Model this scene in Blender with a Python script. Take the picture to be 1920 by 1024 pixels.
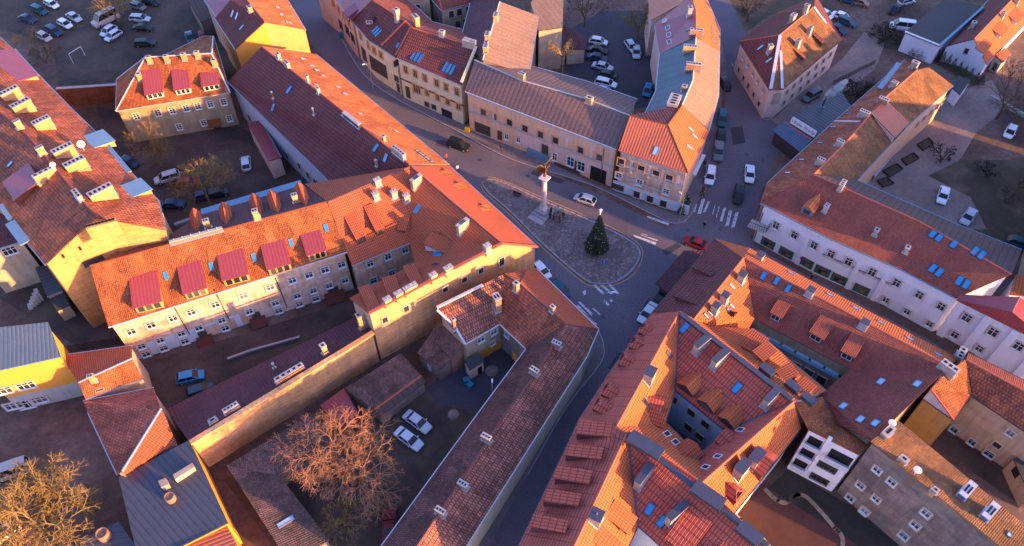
import bpy, math, random
from mathutils import Vector, Matrix
from mathutils.geometry import tessellate_polygon
R=math.radians
for o in list(bpy.data.objects): bpy.data.objects.remove(o)
scene=bpy.context.scene
# ---------------- camera (a drone 100 m above the square) ----------------
CX,CY,FP,CH=960.0,512.0,1459.0,100.0
_d=Vector((15,1203,1459)).normalized()
_Z=-_d; _F=Vector((0,0,1)); _Y=(_F-_F.dot(_Z)*_Z).normalized(); _X=_Y.cross(_Z)
CAM=Vector((0,0,CH))
def ray(x,y):
    v=Vector((x-CX,y-CY,FP)); return Vector((_X.dot(v),_Y.dot(v),_Z.dot(v)))
def P(x,y,h=0.0):
    r=ray(x,y); return CAM+r*((h-CH)/r.z)
cam=bpy.data.cameras.new('camera'); camo=bpy.data.objects.new('camera',cam); scene.collection.objects.link(camo)
cx=Vector((_X.x,_Y.x,_Z.x)); cy=Vector((_X.y,_Y.y,_Z.y)); cz=Vector((_X.z,_Y.z,_Z.z))
# world images of the camera's right, down and forward axes
right=cx; down=cy; fwd=cz
camo.matrix_world=Matrix((( right.x,-down.x,-fwd.x,0),(right.y,-down.y,-fwd.y,0),(right.z,-down.z,-fwd.z,CH),(0,0,0,1)))
cam.sensor_width=36; cam.lens=36*FP/1920; cam.clip_start=1; cam.clip_end=3000
scene.camera=camo
# ---------------- light ----------------
SUN_AZ,SUN_EL=-31.5,8.8
w=bpy.data.worlds.new('World'); scene.world=w; w.use_nodes=True
nt=w.node_tree; bg=nt.nodes['Background']; sky=nt.nodes.new('ShaderNodeTexSky'); sky.sky_type='NISHITA'
sky.sun_disc=False; sky.sun_elevation=R(SUN_EL); sky.sun_rotation=R(90-SUN_AZ); sky.altitude=200; sky.dust_density=1.0; sky.ozone_density=3.5
tn=nt.nodes.new('ShaderNodeMix'); tn.data_type='RGBA'; tn.blend_type='MULTIPLY'; tn.inputs[0].default_value=1; tn.inputs[7].default_value=(1.23,.83,.90,1); nt.links.new(sky.outputs[0],tn.inputs[6]); nt.links.new(tn.outputs[2],bg.inputs[0]); bg.inputs[1].default_value=0.15
sl=bpy.data.lights.new('sun','SUN'); sl.energy=3.05; sl.angle=R(0.9); sl.color=(1.0,0.485,0.13)
so=bpy.data.objects.new('sun',sl); scene.collection.objects.link(so)
sd=Vector((math.cos(R(SUN_AZ))*math.cos(R(SUN_EL)),math.sin(R(SUN_AZ))*math.cos(R(SUN_EL)),math.sin(R(SUN_EL))))
so.rotation_euler=sd.to_track_quat('Z','Y').to_euler(); so.location=(0,0,150)
scene.view_settings.view_transform='Standard'; scene.view_settings.look='None'; scene.view_settings.gamma=1.0
scene.view_settings.use_curve_mapping=False
scene.view_settings.exposure=2.72
# ---------------- basic helpers ----------------
COL=scene.collection; rnd=random.Random(7)
def thing(name,label,cat,loc,rz=0,group=None,kind=None):
    o=bpy.data.objects.new(name,None); COL.objects.link(o); o.location=loc; o.rotation_euler=(0,0,rz)
    o.empty_display_size=.3; tag(o,label,cat,group,kind); return o
def tag(o,label=None,cat=None,group=None,kind=None):
    if label: o['label']=label
    if cat: o['category']=cat
    if group: o['group']=group
    if kind: o['kind']=kind
    return o
class MB:
    """collects faces, then links ONE mesh object"""
    def __init__(s): s.v=[];s.f=[];s.m=[];s.uv=[];s.t=None
    def face(s,pts,m=0,uv=None):
        n=len(s.v); s.v+= [Vector(p) for p in pts]; s.f.append(list(range(n,n+len(pts)))); s.m.append(m); s.uv.append(uv)
    def box(s,c,sx,sy,sz,ax=None,m=0,taper=1.0):
        """c centre of the base; ax=(X,Y,Z) axes"""
        X,Y,Z=ax or (Vector((1,0,0)),Vector((0,1,0)),Vector((0,0,1))); c=Vector(c)
        lo=[c+X*(a*sx/2)+Y*(b*sy/2) for a,b in((-1,-1),(1,-1),(1,1),(-1,1))]
        hi=[c+X*(a*sx/2*taper)+Y*(b*sy/2*taper)+Z*sz for a,b in((-1,-1),(1,-1),(1,1),(-1,1))]
        s.face([lo[3],lo[2],lo[1],lo[0]],m); s.face(hi,m)
        for i in range(4):
            j=(i+1)%4; s.face([lo[i],lo[j],hi[j],hi[i]],m)
    def prism(s,poly,z0,z1,m=0):
        a=[Vector((p[0],p[1],z0)) for p in poly]; b=[Vector((p[0],p[1],z1)) for p in poly]
        ar=sum(a[i].x*a[(i+1)%len(a)].y-a[(i+1)%len(a)].x*a[i].y for i in range(len(a)))
        if ar<0: a.reverse(); b.reverse()
        s.face(b,m); s.face(a[::-1],m)
        for i in range(len(a)):
            j=(i+1)%len(a); s.face([a[i],a[j],b[j],b[i]],m)
    def tube(s,p,q,r0,r1=None,n=6,m=0,cap=True):
        p=Vector(p);q=Vector(q); r1=r0 if r1 is None else r1; d=q-p
        if d.length<1e-5: return
        d.normalize(); a=d.orthogonal().normalized(); b=d.cross(a)
        lo=[p+(a*math.cos(2*math.pi*i/n)+b*math.sin(2*math.pi*i/n))*r0 for i in range(n)]
        hi=[q+(a*math.cos(2*math.pi*i/n)+b*math.sin(2*math.pi*i/n))*r1 for i in range(n)]
        for i in range(n):
            j=(i+1)%n; s.face([lo[i],lo[j],hi[j],hi[i]],m)
        if cap: s.face(lo[::-1],m); s.face(hi,m)
    def lathe(s,c,prof,n=12,m=0):
        c=Vector(c); rings=[[c+Vector((r*math.cos(2*math.pi*i/n),r*math.sin(2*math.pi*i/n),z)) for i in range(n)] for r,z in prof]
        for k in range(len(rings)-1):
            for i in range(n):
                j=(i+1)%n; s.face([rings[k][i],rings[k][j],rings[k+1][j],rings[k+1][i]],m)
        s.face(rings[0][::-1],m); s.face(rings[-1],m)
    def data(s,name,mats,off=Vector((0,0,0)),smooth=False):
        me=bpy.data.meshes.new(name); me.from_pydata([tuple(v-off) for v in s.v],[],s.f)
        for mt in (mats if isinstance(mats,(list,tuple)) else [mats]): me.materials.append(mt)
        me.polygons.foreach_set('material_index',s.m)
        if any(u is not None for u in s.uv):
            l=me.uv_layers.new(name='UVMap'); k=0
            for f,u in zip(s.f,s.uv):
                for i in range(len(f)):
                    if u is not None: l.data[k].uv=u[i]
                    k+=1
        if smooth: me.polygons.foreach_set('use_smooth',[True]*len(s.f))
        me.update(); return me
    def build(s,name,mats,parent=None,off=None,smooth=False):
        if off is None: off=root_of(parent).location.copy() if parent is not None else Vector((0,0,0))
        return link(name,s.data(name,mats,off,smooth),parent)
def root_of(o):
    while o.parent: o=o.parent
    return o
def link(name,me,parent=None,loc=None,rot=None):
    o=bpy.data.objects.new(name,me); COL.objects.link(o)
    if parent is not None: o.parent=parent
    if loc is not None: o.location=loc
    if rot is not None: o.rotation_euler=rot
    return o
def copy_tree(o,parent=None):
    c=o.copy(); COL.objects.link(c)
    if parent is not None: c.parent=parent
    for ch in o.children: copy_tree(ch,c)
    return c
# ---------------- materials ----------------
class NM:
    def __init__(s,name,rough=.85,metal=0.0,spec=.3):
        s.mat=bpy.data.materials.new(name); s.mat.use_nodes=True; s.nt=s.mat.node_tree; s.b=s.nt.nodes['Principled BSDF']
        s.b.inputs['Roughness'].default_value=rough; s.b.inputs['Metallic'].default_value=metal
        s.b.inputs['Specular IOR Level'].default_value=spec
        s.obj=s.nt.nodes.new('ShaderNodeTexCoord')
    def n(s,t,**k):
        x=s.nt.nodes.new(t)
        for a,v in k.items(): setattr(x,a,v)
        return x
    def l(s,a,b): s.nt.links.new(a,b)
    def coord(s,kind='Object',scale=(1,1,1),rot=(0,0,0)):
        m=s.n('ShaderNodeMapping'); m.inputs['Scale'].default_value=scale; m.inputs['Rotation'].default_value=rot
        s.l(s.obj.outputs[kind],m.inputs[0]); return m.outputs[0]
    def noise(s,co,scale,detail=4,rough=.6):
        x=s.n('ShaderNodeTexNoise'); x.inputs['Scale'].default_value=scale; x.inputs['Detail'].default_value=detail; x.inputs['Roughness'].default_value=rough
        s.l(co,x.inputs['Vector']); return x.outputs['Fac']
    def ramp(s,fac,stops):
        x=s.n('ShaderNodeValToRGB'); e=x.color_ramp.elements
        while len(e)<len(stops): e.new(.5)
        for i,(p,c) in enumerate(stops): e[i].position=p; e[i].color=(c[0],c[1],c[2],1) if hasattr(c,'__len__') else (c,c,c,1)
        s.l(fac,x.inputs[0]); return x.outputs[0]
    def mix(s,fac,a,b,mode='MIX'):
        x=s.n('ShaderNodeMix',data_type='RGBA',blend_type=mode)
        for sock,v in((x.inputs[0],fac),(x.inputs[6],a),(x.inputs[7],b)):
            if hasattr(v,'is_linked') or isinstance(v,bpy.types.NodeSocket): s.l(v,sock)
            elif isinstance(v,(int,float)): sock.default_value=v if sock.type=='VALUE' else (v,v,v,1)
            else: sock.default_value=(v[0],v[1],v[2],1)
        return x.outputs[2]
    def bump(s,h,strength=.4,dist=.05):
        x=s.n('ShaderNodeBump'); x.inputs['Strength'].default_value=strength; x.inputs['Distance'].default_value=dist
        s.l(h,x.inputs['Height']); s.l(x.outputs[0],s.b.inputs['Normal'])
    def col(s,c):
        if isinstance(c,bpy.types.NodeSocket): s.l(c,s.b.inputs['Base Color'])
        else: s.b.inputs['Base Color'].default_value=(c[0],c[1],c[2],1)
        return s.mat
def sc(c,k): return tuple(min(1,x*k) for x in c)
_pl={}
def plain(name,c,rough=.6,metal=0,spec=.3):
    if name in _pl: return _pl[name]
    m=NM(name,rough,metal,spec); co=m.coord(); f=m.noise(co,1.3,3)
    _pl[name]=m.col(m.mix(f,sc(c,.82),sc(c,1.15))); return _pl[name]
def tile(name,c,c2=None,tw=.24,th=.34,stain=.5,gap=.55,moss=None,bump=.8,rough=.8,large=1.0,mort=.09):
    """clay or metal roof tiles laid in the slope's own metres (UV): u along the eave, v up the slope"""
    m=NM(name,rough); c2=c2 or sc(c,.62)
    uv=m.coord('UV')
    br=m.n('ShaderNodeTexBrick',offset=.5 if stain>.3 else 0.0); m.l(uv,br.inputs['Vector'])
    br.inputs['Scale'].default_value=1; br.inputs['Brick Width'].default_value=tw; br.inputs['Row Height'].default_value=th
    br.inputs['Mortar Size'].default_value=mort*th; br.inputs['Mortar Smooth'].default_value=.6; br.inputs['Bias'].default_value=-.1
    br.inputs['Color1'].default_value=(*c,1); br.inputs['Color2'].default_value=(*c2,1); br.inputs['Mortar'].default_value=(*sc(c,gap*.6),1)
    uvs=m.coord('UV',(1,.35,1))
    f=m.noise(uvs,.35*large,6,.65); col=m.mix(stain*.75,br.outputs[0],m.ramp(f,[(.3,.42),(.5,.9),(.7,1.4)]),'MULTIPLY')
    f2=m.noise(m.coord('UV',(1.5,.5,1)),2.4,4,.7)
    col=m.mix(stain*.8,col,m.ramp(f2,[(.3,.6),(.62,1.15)]),'MULTIPLY')
    if stain>.6:
        vo=m.n('ShaderNodeTexVoronoi'); vo.inputs['Scale'].default_value=.55; m.l(m.coord('UV',(1,.7,1)),vo.inputs['Vector'])
        sp=m.n('ShaderNodeSeparateColor'); m.l(vo.outputs['Color'],sp.inputs[0]); col=m.mix(.8,col,m.ramp(sp.outputs[0],[(.15,.68),(.5,.95),(.9,1.22)]),'MULTIPLY')
    if moss:
        f3=m.noise(m.coord('UV'),.9,6,.7); col=m.mix(m.ramp(f3,[(.5,0),(.66,.8)]),col,moss)
    m.l(col,m.b.inputs['Base Color'])
    wv=m.n('ShaderNodeTexWave',wave_type='BANDS',bands_direction='X',wave_profile='SIN'); m.l(uv,wv.inputs['Vector']); wv.inputs['Scale'].default_value=math.pi*2/20/tw*1.0
    add=m.n('ShaderNodeMath',operation='ADD'); m.l(wv.outputs['Fac'],add.inputs[0]); m.l(br.outputs['Fac'],add.inputs[1])
    m.bump(add.outputs[0],bump,.05); return m.mat
def seam(name,c,step=.5,axis='X',stain=.35,rough=.45,metal=.0,c2=None,bstr=.5,dark=.6):
    """standing-seam or corrugated sheet, seams running up the slope"""
    m=NM(name,rough,metal,.5); uv=m.coord('UV')
    wv=m.n('ShaderNodeTexWave',wave_type='BANDS',bands_direction=axis,wave_profile='SIN'); m.l(uv,wv.inputs['Vector']); wv.inputs['Scale'].default_value=math.pi*2/20/step
    line=m.ramp(wv.outputs['Fac'],[(.0,dark),(.22,1)])
    f=m.noise(m.coord('UV',(.5,.25,1)),.9,6,.7)
    base=m.mix(f,c,c2 or sc(c,.7)); col=m.mix(1.0,base,line,'MULTIPLY')
    col=m.mix(stain,col,m.ramp(m.noise(uv,2.5,5,.7),[(.3,.5),(.7,1.2)]),'MULTIPLY')
    m.l(col,m.b.inputs['Base Color']); m.bump(wv.outputs['Fac'],bstr,.06); return m.mat
def plaster(name,c,stain=.5,c2=None,patch=None,brick=False,rough=.9):
    m=NM(name,rough); c2=c2 or sc(c,.6)
    f=m.noise(m.coord('Object',(.25,.25,.5)),1.0,8,.65); col=m.mix(m.ramp(f,[(.38,0),(.62,1)]),c,m.mix(stain,c,c2))
    v=m.noise(m.coord('Object',(1.8,1.8,.18)),1.0,5,.6); col=m.mix(stain*.7,col,m.ramp(v,[(.35,.55),(.6,1.08)]),'MULTIPLY')
    if patch:
        g=m.noise(m.coord('Object',(.3,.3,.35)),1.2,9,.7); col=m.mix(m.ramp(g,[(.54,0),(.58,.85)]),col,patch)
    if brick:
        h=m.noise(m.coord('Object',(.35,.35,4.5)),1.6,6,.7); col=m.mix(.75,col,m.ramp(h,[(.36,.5),(.56,1.12)]),'MULTIPLY')
        h2=m.noise(m.coord('Object',(3,3,9)),1.6,3,.7); col=m.mix(.5,col,m.ramp(h2,[(.35,.6),(.6,1.15)]),'MULTIPLY')
        m.bump(h2,.5,.04)
    else: m.bump(m.noise(m.coord('Object'),9,4),.15,.02)
    m.l(col,m.b.inputs['Base Color']); return m.mat
def cobble(name,c,c2):
    m=NM(name,.9); co=m.coord(); v=m.n('ShaderNodeTexVoronoi'); v.inputs['Scale'].default_value=2.6; m.l(co,v.inputs['Vector'])
    sp=m.n('ShaderNodeSeparateColor'); m.l(v.outputs['Color'],sp.inputs[0]); col=m.ramp(sp.outputs[0],[(.1,sc(c,.85)),(.6,c),(.95,c2)])
    col=m.mix(.8,col,m.ramp(v.outputs['Distance'],[(.25,1.08),(.6,.72)]),'MULTIPLY'); col=m.mix(.6,col,m.ramp(m.noise(co,.3,6,.65),[(.35,.65),(.65,1.2)]),'MULTIPLY')
    m.bump(v.outputs['Distance'],.5,.05); return m.col(col)
def groundmat(name,c,c2,s1=.12,s2=2.0,rough=.95,speck=.4,mid=None):
    m=NM(name,rough); co=m.coord()
    f=m.noise(co,s1,8,.62); st=[(.35,c),(.65,c2)] if not mid else [(.33,c),(.5,mid),(.66,c2)]
    col=m.ramp(f,st); g=m.noise(co,s2,6,.75); col=m.mix(speck,col,m.ramp(g,[(.3,.45),(.7,1.5)]),'MULTIPLY')
    m.l(col,m.b.inputs['Base Color']); m.bump(g,.4,.05); return m.mat
M={}
clay=(.42,.125,.05)
M['redtile']=tile('red_clay_tiles',(.29,.075,.05),(.20,.052,.042),stain=.55)
M['sunorange']=tile('orange_clay_tiles',(.62,.18,.045),(.50,.13,.04),stain=.62,tw=.4,th=.5)  # sunlight's brightness put into the tile colour of sun-facing slopes
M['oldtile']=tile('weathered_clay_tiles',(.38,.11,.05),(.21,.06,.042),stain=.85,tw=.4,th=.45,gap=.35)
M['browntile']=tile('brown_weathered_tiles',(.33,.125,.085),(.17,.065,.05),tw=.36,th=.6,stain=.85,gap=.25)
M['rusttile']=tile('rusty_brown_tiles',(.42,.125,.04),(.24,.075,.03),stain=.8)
M['mottled']=tile('mottled_lichen_tiles',(.30,.13,.05),(.16,.07,.035),stain=.9,moss=(.13,.09,.035))
M['browndark']=tile('dark_brown_tiles',(.15,.068,.055),(.09,.042,.042),tw=.26,th=.5,stain=.8,gap=.4)  # darker brown paints the shade on the row's west slope
M['neworange']=tile('new_orange_tiles',(.52,.135,.045),(.48,.12,.04),tw=.34,th=.42,stain=.2,gap=.45)  # also the orange that sun-facing slopes are painted
M['metaltile']=tile('red_metal_tile_sheets',(.46,.105,.045),(.43,.095,.042),tw=.3,th=.42,stain=.22,gap=.4)
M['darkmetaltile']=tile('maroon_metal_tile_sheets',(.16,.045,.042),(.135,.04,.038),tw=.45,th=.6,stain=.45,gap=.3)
M['grid']=tile('large_red_pantiles',(.46,.095,.06),(.42,.085,.055),tw=.42,th=.9,stain=.22,gap=.7)  # also the red that slopes out of the sun are painted
M['mossy']=tile('mossy_old_tiles',(.17,.10,.09),(.09,.06,.055),tw=.3,th=.3,stain=.85,moss=(.035,.04,.02))
M['slate']=seam('weathered_grey_slate',(.17,.105,.10),.9,stain=.75,rough=.9,c2=(.10,.065,.065),bstr=.3)
M['paleslate']=seam('pale_weathered_slate',(.32,.20,.135),1.2,stain=.85,rough=.9,c2=(.16,.10,.08),bstr=.25,dark=.8)  # pale peach tone paints sunlight on the slate
M['bluemetal']=seam('blue_grey_sheet_roof',(.045,.09,.15),.55,stain=.35,c2=(.075,.10,.15))
M['greymetal']=seam('dark_grey_sheet_roof',(.055,.062,.085),.75,'Y',stain=.25)
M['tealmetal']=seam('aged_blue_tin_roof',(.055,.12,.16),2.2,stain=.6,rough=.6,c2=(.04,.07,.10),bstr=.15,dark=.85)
M['redmetal']=seam('red_sheet_metal',(.29,.05,.06),.5,stain=.35,c2=(.24,.042,.05),bstr=.2,dark=.75)
M['purplemetal']=seam('purple_red_sheet_metal',(.26,.055,.08),.5,stain=.3,c2=(.21,.045,.075),bstr=.3)
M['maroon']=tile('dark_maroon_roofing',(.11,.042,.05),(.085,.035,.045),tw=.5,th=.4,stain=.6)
M['orangerib']=seam('orange_ribbed_roof',(.45,.12,.05),.5,stain=.25,c2=(.4,.1,.045),dark=.35)
M['wood']=seam('dark_plank_roof',(.10,.062,.055),.9,stain=.5,rough=.9)
M['flatgrey']=seam('dark_felt_roof',(.05,.055,.06),1.2,stain=.5,rough=.9,bstr=.1,dark=.85)
M['concrete']=plaster('concrete_trim',(.38,.36,.35),.4)
M['ridge']=plain('ridge_tiles',(.42,.10,.06),.8)
M['ridged']=plain('dark_ridge_strip',(.12,.045,.045),.8)
M['zinc']=plain('zinc_flashing',(.30,.33,.38),.4,.5)
M['pzinc']=plain('pale_painted_flashing',(.42,.43,.48),.5)
M['tin']=plain('blue_grey_tin',(.13,.24,.33),.45,.3)
M['capdark']=plain('dark_grey_ridge_metal',(.06,.068,.1),.5,.3)
M['brick']=plaster('yellow_brick_wall',(.60,.29,.10),.5,(.42,.21,.09),brick=True)
M['brickwall']=plaster('pale_brick_firewall',(.66,.34,.15),.6,(.44,.25,.13),patch=(.40,.24,.15),brick=True)
M['redbrick']=plaster('red_brick_wall',(.19,.075,.045),.6,(.10,.05,.035),brick=True)
M['ochre']=plaster('ochre_plaster',(.58,.26,.10),.4)
M['yellow']=plaster('yellow_render',(.66,.28,.045),.15)
M['olive']=plaster('olive_yellow_plaster',(.30,.22,.09),.5,(.2,.14,.07))
M['peach']=plaster('peach_plaster',(.64,.36,.22),.5,(.52,.31,.21),patch=(.52,.36,.30))
M['pinkpl']=plaster('pink_plaster',(.60,.42,.36),.3)
M['cream']=plaster('cream_plaster',(.60,.50,.34),.3)
M['stained']=plaster('stained_pink_plaster',(.60,.41,.32),.85,(.36,.22,.16),patch=(.42,.25,.17))
M['beige']=plaster('beige_plaster',(.33,.26,.17),.6,(.22,.165,.11))
M['white']=plaster('white_plaster',(.64,.65,.73),.2)
M['greypl']=plaster('grey_stained_plaster',(.24,.19,.165),.8,(.10,.09,.09),patch=(.15,.105,.09))
M['bluewhite']=plaster('pale_blue_render',(.42,.47,.55),.12)
M['tan']=plaster('tan_plaster',(.42,.33,.24),.6)
M['asphalt']=groundmat('asphalt',(.095,.082,.100),(.13,.112,.13),.07,3.5,speck=.6)
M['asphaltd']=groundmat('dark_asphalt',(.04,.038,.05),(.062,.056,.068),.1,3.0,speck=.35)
M['pave']=groundmat('pavement_slabs',(.12,.098,.105),(.17,.14,.145),.3,4.0)
M['dirt']=groundmat('bare_dirt',(.06,.040,.032),(.18,.12,.095),.07,1.0,speck=.7,mid=(.11,.066,.05))
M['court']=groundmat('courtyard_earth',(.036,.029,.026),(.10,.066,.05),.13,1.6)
M['track']=groundmat('sandy_track',(.17,.125,.11),(.25,.185,.16),.15,1.5)
M['grassy']=groundmat('dry_winter_grass',(.085,.058,.04),(.14,.095,.065),.12,2.0,mid=(.06,.048,.032))
M['field']=groundmat('brown_yard_surface',(.075,.032,.028),(.095,.042,.036),.3,2.0,speck=.2)
M['moss']=groundmat('dark_lawn',(.022,.022,.018),(.04,.036,.028),.3,2.0,speck=.3)
M['surr']=plaster('window_surround_plaster',(.5,.42,.36),.3)
M['trim']=plain('white_window_frame',(.62,.62,.64),.5)
M['trimd']=plain('dark_window_frame',(.06,.045,.04),.5)
M['trimy']=plain('ochre_window_frame',(.45,.28,.07),.6)
M['trimb']=plain('pale_blue_window_frame',(.35,.5,.58),.5)
g=NM('window_glass',.08,0,.8); oi=g.n('ShaderNodeObjectInfo'); M['glass']=g.col(g.ramp(oi.outputs['Random'],[(.0,(.012,.015,.022)),(.55,(.03,.035,.045)),(.85,(.06,.065,.08)),(1.0,(.13,.12,.12))]))
g=NM('skylight_glass',.12,0,.8); M['sky']=g.col((.02,.20,.42))  # blue base colour paints the sky's reflection
g=NM('pale_skylight_glass',.12,0,.8); M['skyl']=g.col((.25,.42,.55))  # paler version of the painted sky reflection
M['dark']=plain('dark_opening',(.012,.010,.010),.9)
M['chimy']=plaster('yellow_chimney_plaster',(.52,.29,.12),.6)
M['chimw']=plaster('pale_chimney_plaster',(.38,.30,.25),.6)
M['chimo']=plaster('brick_chimney',(.30,.16,.11),.6)
M['steel']=plain('galvanised_steel',(.5,.5,.52),.3,.8)
# ---------------- window / dormer / chimney meshes ----------------
AX=Vector((1,0,0)); AY=Vector((0,1,0)); AZ=Vector((0,0,1))
_wc={}
def win_meshes(w,h,style):
    """window in its own frame: x along the wall, -y outwards, z up, origin at the centre of the opening"""
    k=(round(w,2),round(h,2),style)
    if k in _wc: return _wc[k]
    fm={'w':'trim','d':'trimd','y':'trimy','b':'trimb','k':'trimd','o':'trimd'}[style[0]]
    f=MB(); t=.09; pr=.10
    f.box((-w/2+t/2,-pr/2+.02,-h/2),t,pr,h); f.box((w/2-t/2,-pr/2+.02,-h/2),t,pr,h)
    f.box((0,-pr/2+.02,h/2-t),w-2*t,pr,t); f.box((0,-pr/2+.02,-h/2),w-2*t,pr,t)
    nb=2 if w<1.7 else 3
    for i in range(1,nb): f.box((-w/2+w*i/nb,-.045,-h/2+t),.07,.07,h-2*t)
    zz=[.62] if 'x' not in style else [.35,.68]
    for z in zz: f.box((0,-.04,-h/2+h*z),w-2*t,.05,.06)
    for sx_ in(-1,1): f.box((sx_*(w/2+.07),-.075,-h/2-.02),.14,.19,h+.16,m=1)
    f.box((0,-.075,h/2),w,.19,.14,m=1)
    p=MB(); p.box((0,-.012,-h/2+.05),w-.1,.02,h-.1)
    s=MB(); s.box((0,-.12,-h/2-.07),w+.16,.24,.07)
    l=MB(); l.box((0,-.09,h/2+.0),w+.1,.18,.1)
    r=(f.data('window',[M[fm],M[{'y':'ochre','o':'ochre','d':'trimd','k':'surr','w':'surr','b':'surr'}[style[0]]]]),p.data('pane',M['glass']),s.data('sill',M['trim'] if style[0] in 'wb' else M['concrete']),l.data('lintel',M['concrete']))  # ochre surrounds paint the golden sunlit reveals of street fronts
    _wc[k]=r; return r
class Bld:
    def __init__(s,name,label,roofs,wall='stained',cat='building',group=None,over=.38,thick=.16,base=-.3,wm=(),ridge='ridge',gutter='zinc',plinth=None,cornice=None,outline=None,capw=.16):
        s.faces=[]  # (pts, normal, mat)
        allp=[]
        for mt,fs in roofs:
            for f in fs:
                pts=[P(*q) for q in f]; key=[(q[0],q[1]) for q in f]
                ar=sum(pts[i].x*pts[(i+1)%len(pts)].y-pts[(i+1)%len(pts)].x*pts[i].y for i in range(len(pts)))
                if ar<0: pts.reverse(); key.reverse()
                n=Vector((0,0,0))
                for i in range(len(pts)): n+= (pts[i]-pts[0]).cross(pts[(i+1)%len(pts)]-pts[0])
                n.normalize(); s.faces.append((pts,n,mt,key)); allp+=pts
        c=sum(allp,Vector((0,0,0)))/len(allp)
        s.root=thing(name,label,cat,(c.x,c.y,0),0,group); s.off=s.root.location.copy(); s.c=c
        # roofs: one mesh per material
        mats=[]; 
        for f in s.faces:
            if f[2] not in mats: mats.append(f[2])
        edges={}
        for fi,(pts,n,mt,key) in enumerate(s.faces):
            for i in range(len(pts)):
                j=(i+1)%len(pts); e=frozenset((key[i],key[j])); edges.setdefault(e,[]).append((fi,pts[i],pts[j],key[i],key[j]))
        s.edges=edges
        D=Vector((0,0,-thick))
        s.roofo={}
        for mt in mats:
            mb=MB()
            for fi,(pts,n,m2,key) in enumerate(s.faces):
                if m2!=mt: continue
                up=Vector((-n.x,-n.y,0)); 
                if up.length<.03: up=(pts[1]-pts[0]).copy(); up.z=0; up=Vector((-up.y,up.x,0))
                up.normalize(); u=Vector((up.y,-up.x,0)); vs=(u.cross(n)); 
                if vs.dot(up)<0: vs=-vs
                for t in _tess(pts):
                    tp=[pts[k] for k in t]; mb.face(tp,0,[(p.dot(u),p.dot(vs)) for p in tp])
                    mb.face([p+D for p in tp[::-1]],0,[(p.dot(u),p.dot(vs)) for p in tp[::-1]])
            for e,l in edges.items():
                if len(l)==1 and s.faces[l[0][0]][2]==mt:
                    a,b=l[0][1],l[0][2]; mb.face([a+D,b+D,b,a],0,[(0,0),(0,.1),(.1,.1),(.1,0)])
            s.roofo[mt]=mb.build('roof',M[mt],s.root)
        # outline loops from edges used once
        nxt={}
        pos={}
        for e,l in edges.items():
            if len(l)==1: nxt.setdefault(l[0][3],[]).append(l[0][4]); pos[l[0][3]]=l[0][1]; pos[l[0][4]]=l[0][2]
        loops=[]
        while nxt:
            st=next(iter(nxt)); lp=[st]; cur=nxt[st].pop()
            if not nxt[st]: del nxt[st]
            while cur!=st and cur in nxt:
                lp.append(cur); q=nxt[cur].pop()
                if not nxt[cur]: del nxt[cur]
                cur=q
            if len(lp)>2: loops.append([pos[k] for k in lp])
        if outline: loops=[[P(*q) for q in outline]]
        s.walls=[]  # (A,B,n)
        wb={}
        for lp in loops:
            ar=sum(lp[i].x*lp[(i+1)%len(lp)].y-lp[(i+1)%len(lp)].x*lp[i].y for i in range(len(lp)))
            if ar<0 and outline: lp=lp[::-1]
            lp=[p for i,p in enumerate(lp) if not _collinear(lp[i-1],p,lp[(i+1)%len(lp)])]
            ins=_inset(lp,over)
            for i in range(len(ins)):
                A=ins[i];B=ins[(i+1)%len(ins)]
                if (B-A).length<.2: continue
                d=(B-A).normalized(); n=Vector((d.y,-d.x,0)); s.walls.append((A,B,n,d))
        s.wmat={}
        for (px,py),mt in wm:
            h=s.hit_wall(px,py)
            if h: s.wmat[h[1]]=mt
        for k,(A,B,n,d) in enumerate(s.walls):
            mt=s.wmat.get(k,wall); mb=wb.setdefault(mt,MB()); L=(B-A).length; N=max(2,int(L/.5)); tops=[]
            for i in range(N+1):
                q=A+(B-A)*(i/N); tops.append((i/N,s.roofz(q.x,q.y)))
            z=[t[1] for t in tops]
            keep=[0]+[i for i in range(1,N) if abs((z[i]-z[i-1])-(z[i+1]-z[i]))>.01]+[N]
            pts=[Vector((A.x,A.y,base)),Vector((B.x,B.y,base))]+[Vector((A.x+(B.x-A.x)*tops[i][0],A.y+(B.y-A.y)*tops[i][0],z[i]-thick*.6)) for i in keep[::-1]]
            mb.face(pts,0)
        for mt,mb in wb.items(): mb.build('wall',M[mt],s.root)
        # ridge caps, gutters
        rc=MB(); gt=MB()
        for e,l in edges.items():
            a,b=l[0][1],l[0][2]; d=(b-a); L=d.length
            if L<.8: continue
            if len(l)==2:
                n1,n2=s.faces[l[0][0]][1],s.faces[l[1][0]][1]; mid=(a+b)/2; c1=_cen(s.faces[l[0][0]][0]); 
                if (c1-mid).dot(n2)<-.15: # convex
                    dn=d.normalized(); up=(n1+n2).normalized(); side=dn.cross(up).normalized()
                    rc.box(a+up*.0-up*.05,capw*2,.001,.001) if False else None
                    w=capw; lo=-up*.04
                    A1=[a+side*w+lo,a+up*.09,a-side*w+lo]; B1=[b+side*w+lo,b+up*.09,b-side*w+lo]
                    rc.face([A1[0],B1[0],B1[1],A1[1]]); rc.face([A1[1],B1[1],B1[2],A1[2]]); rc.face([A1[2],A1[0],A1[1]]) ; rc.face([B1[0],B1[2],B1[1]]); rc.face([A1[0],A1[2],B1[2],B1[0]])
            elif len(l)==1 and abs(d.z)<.04*L and gutter:
                n=s.faces[l[0][0]][1]; out=Vector((d.y,-d.x,0)).normalized()
                if n.dot(out)>.05: gt=MB(); gt.box(a+(b-a)/2+out*.07-AZ*.14,L,.14,.13,(d.normalized(),out,AZ)); gt.build('gutter',M[gutter],s.root)
        if rc.f and ridge: rc.build('ridge_cap',M[ridge],s.root)
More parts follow.
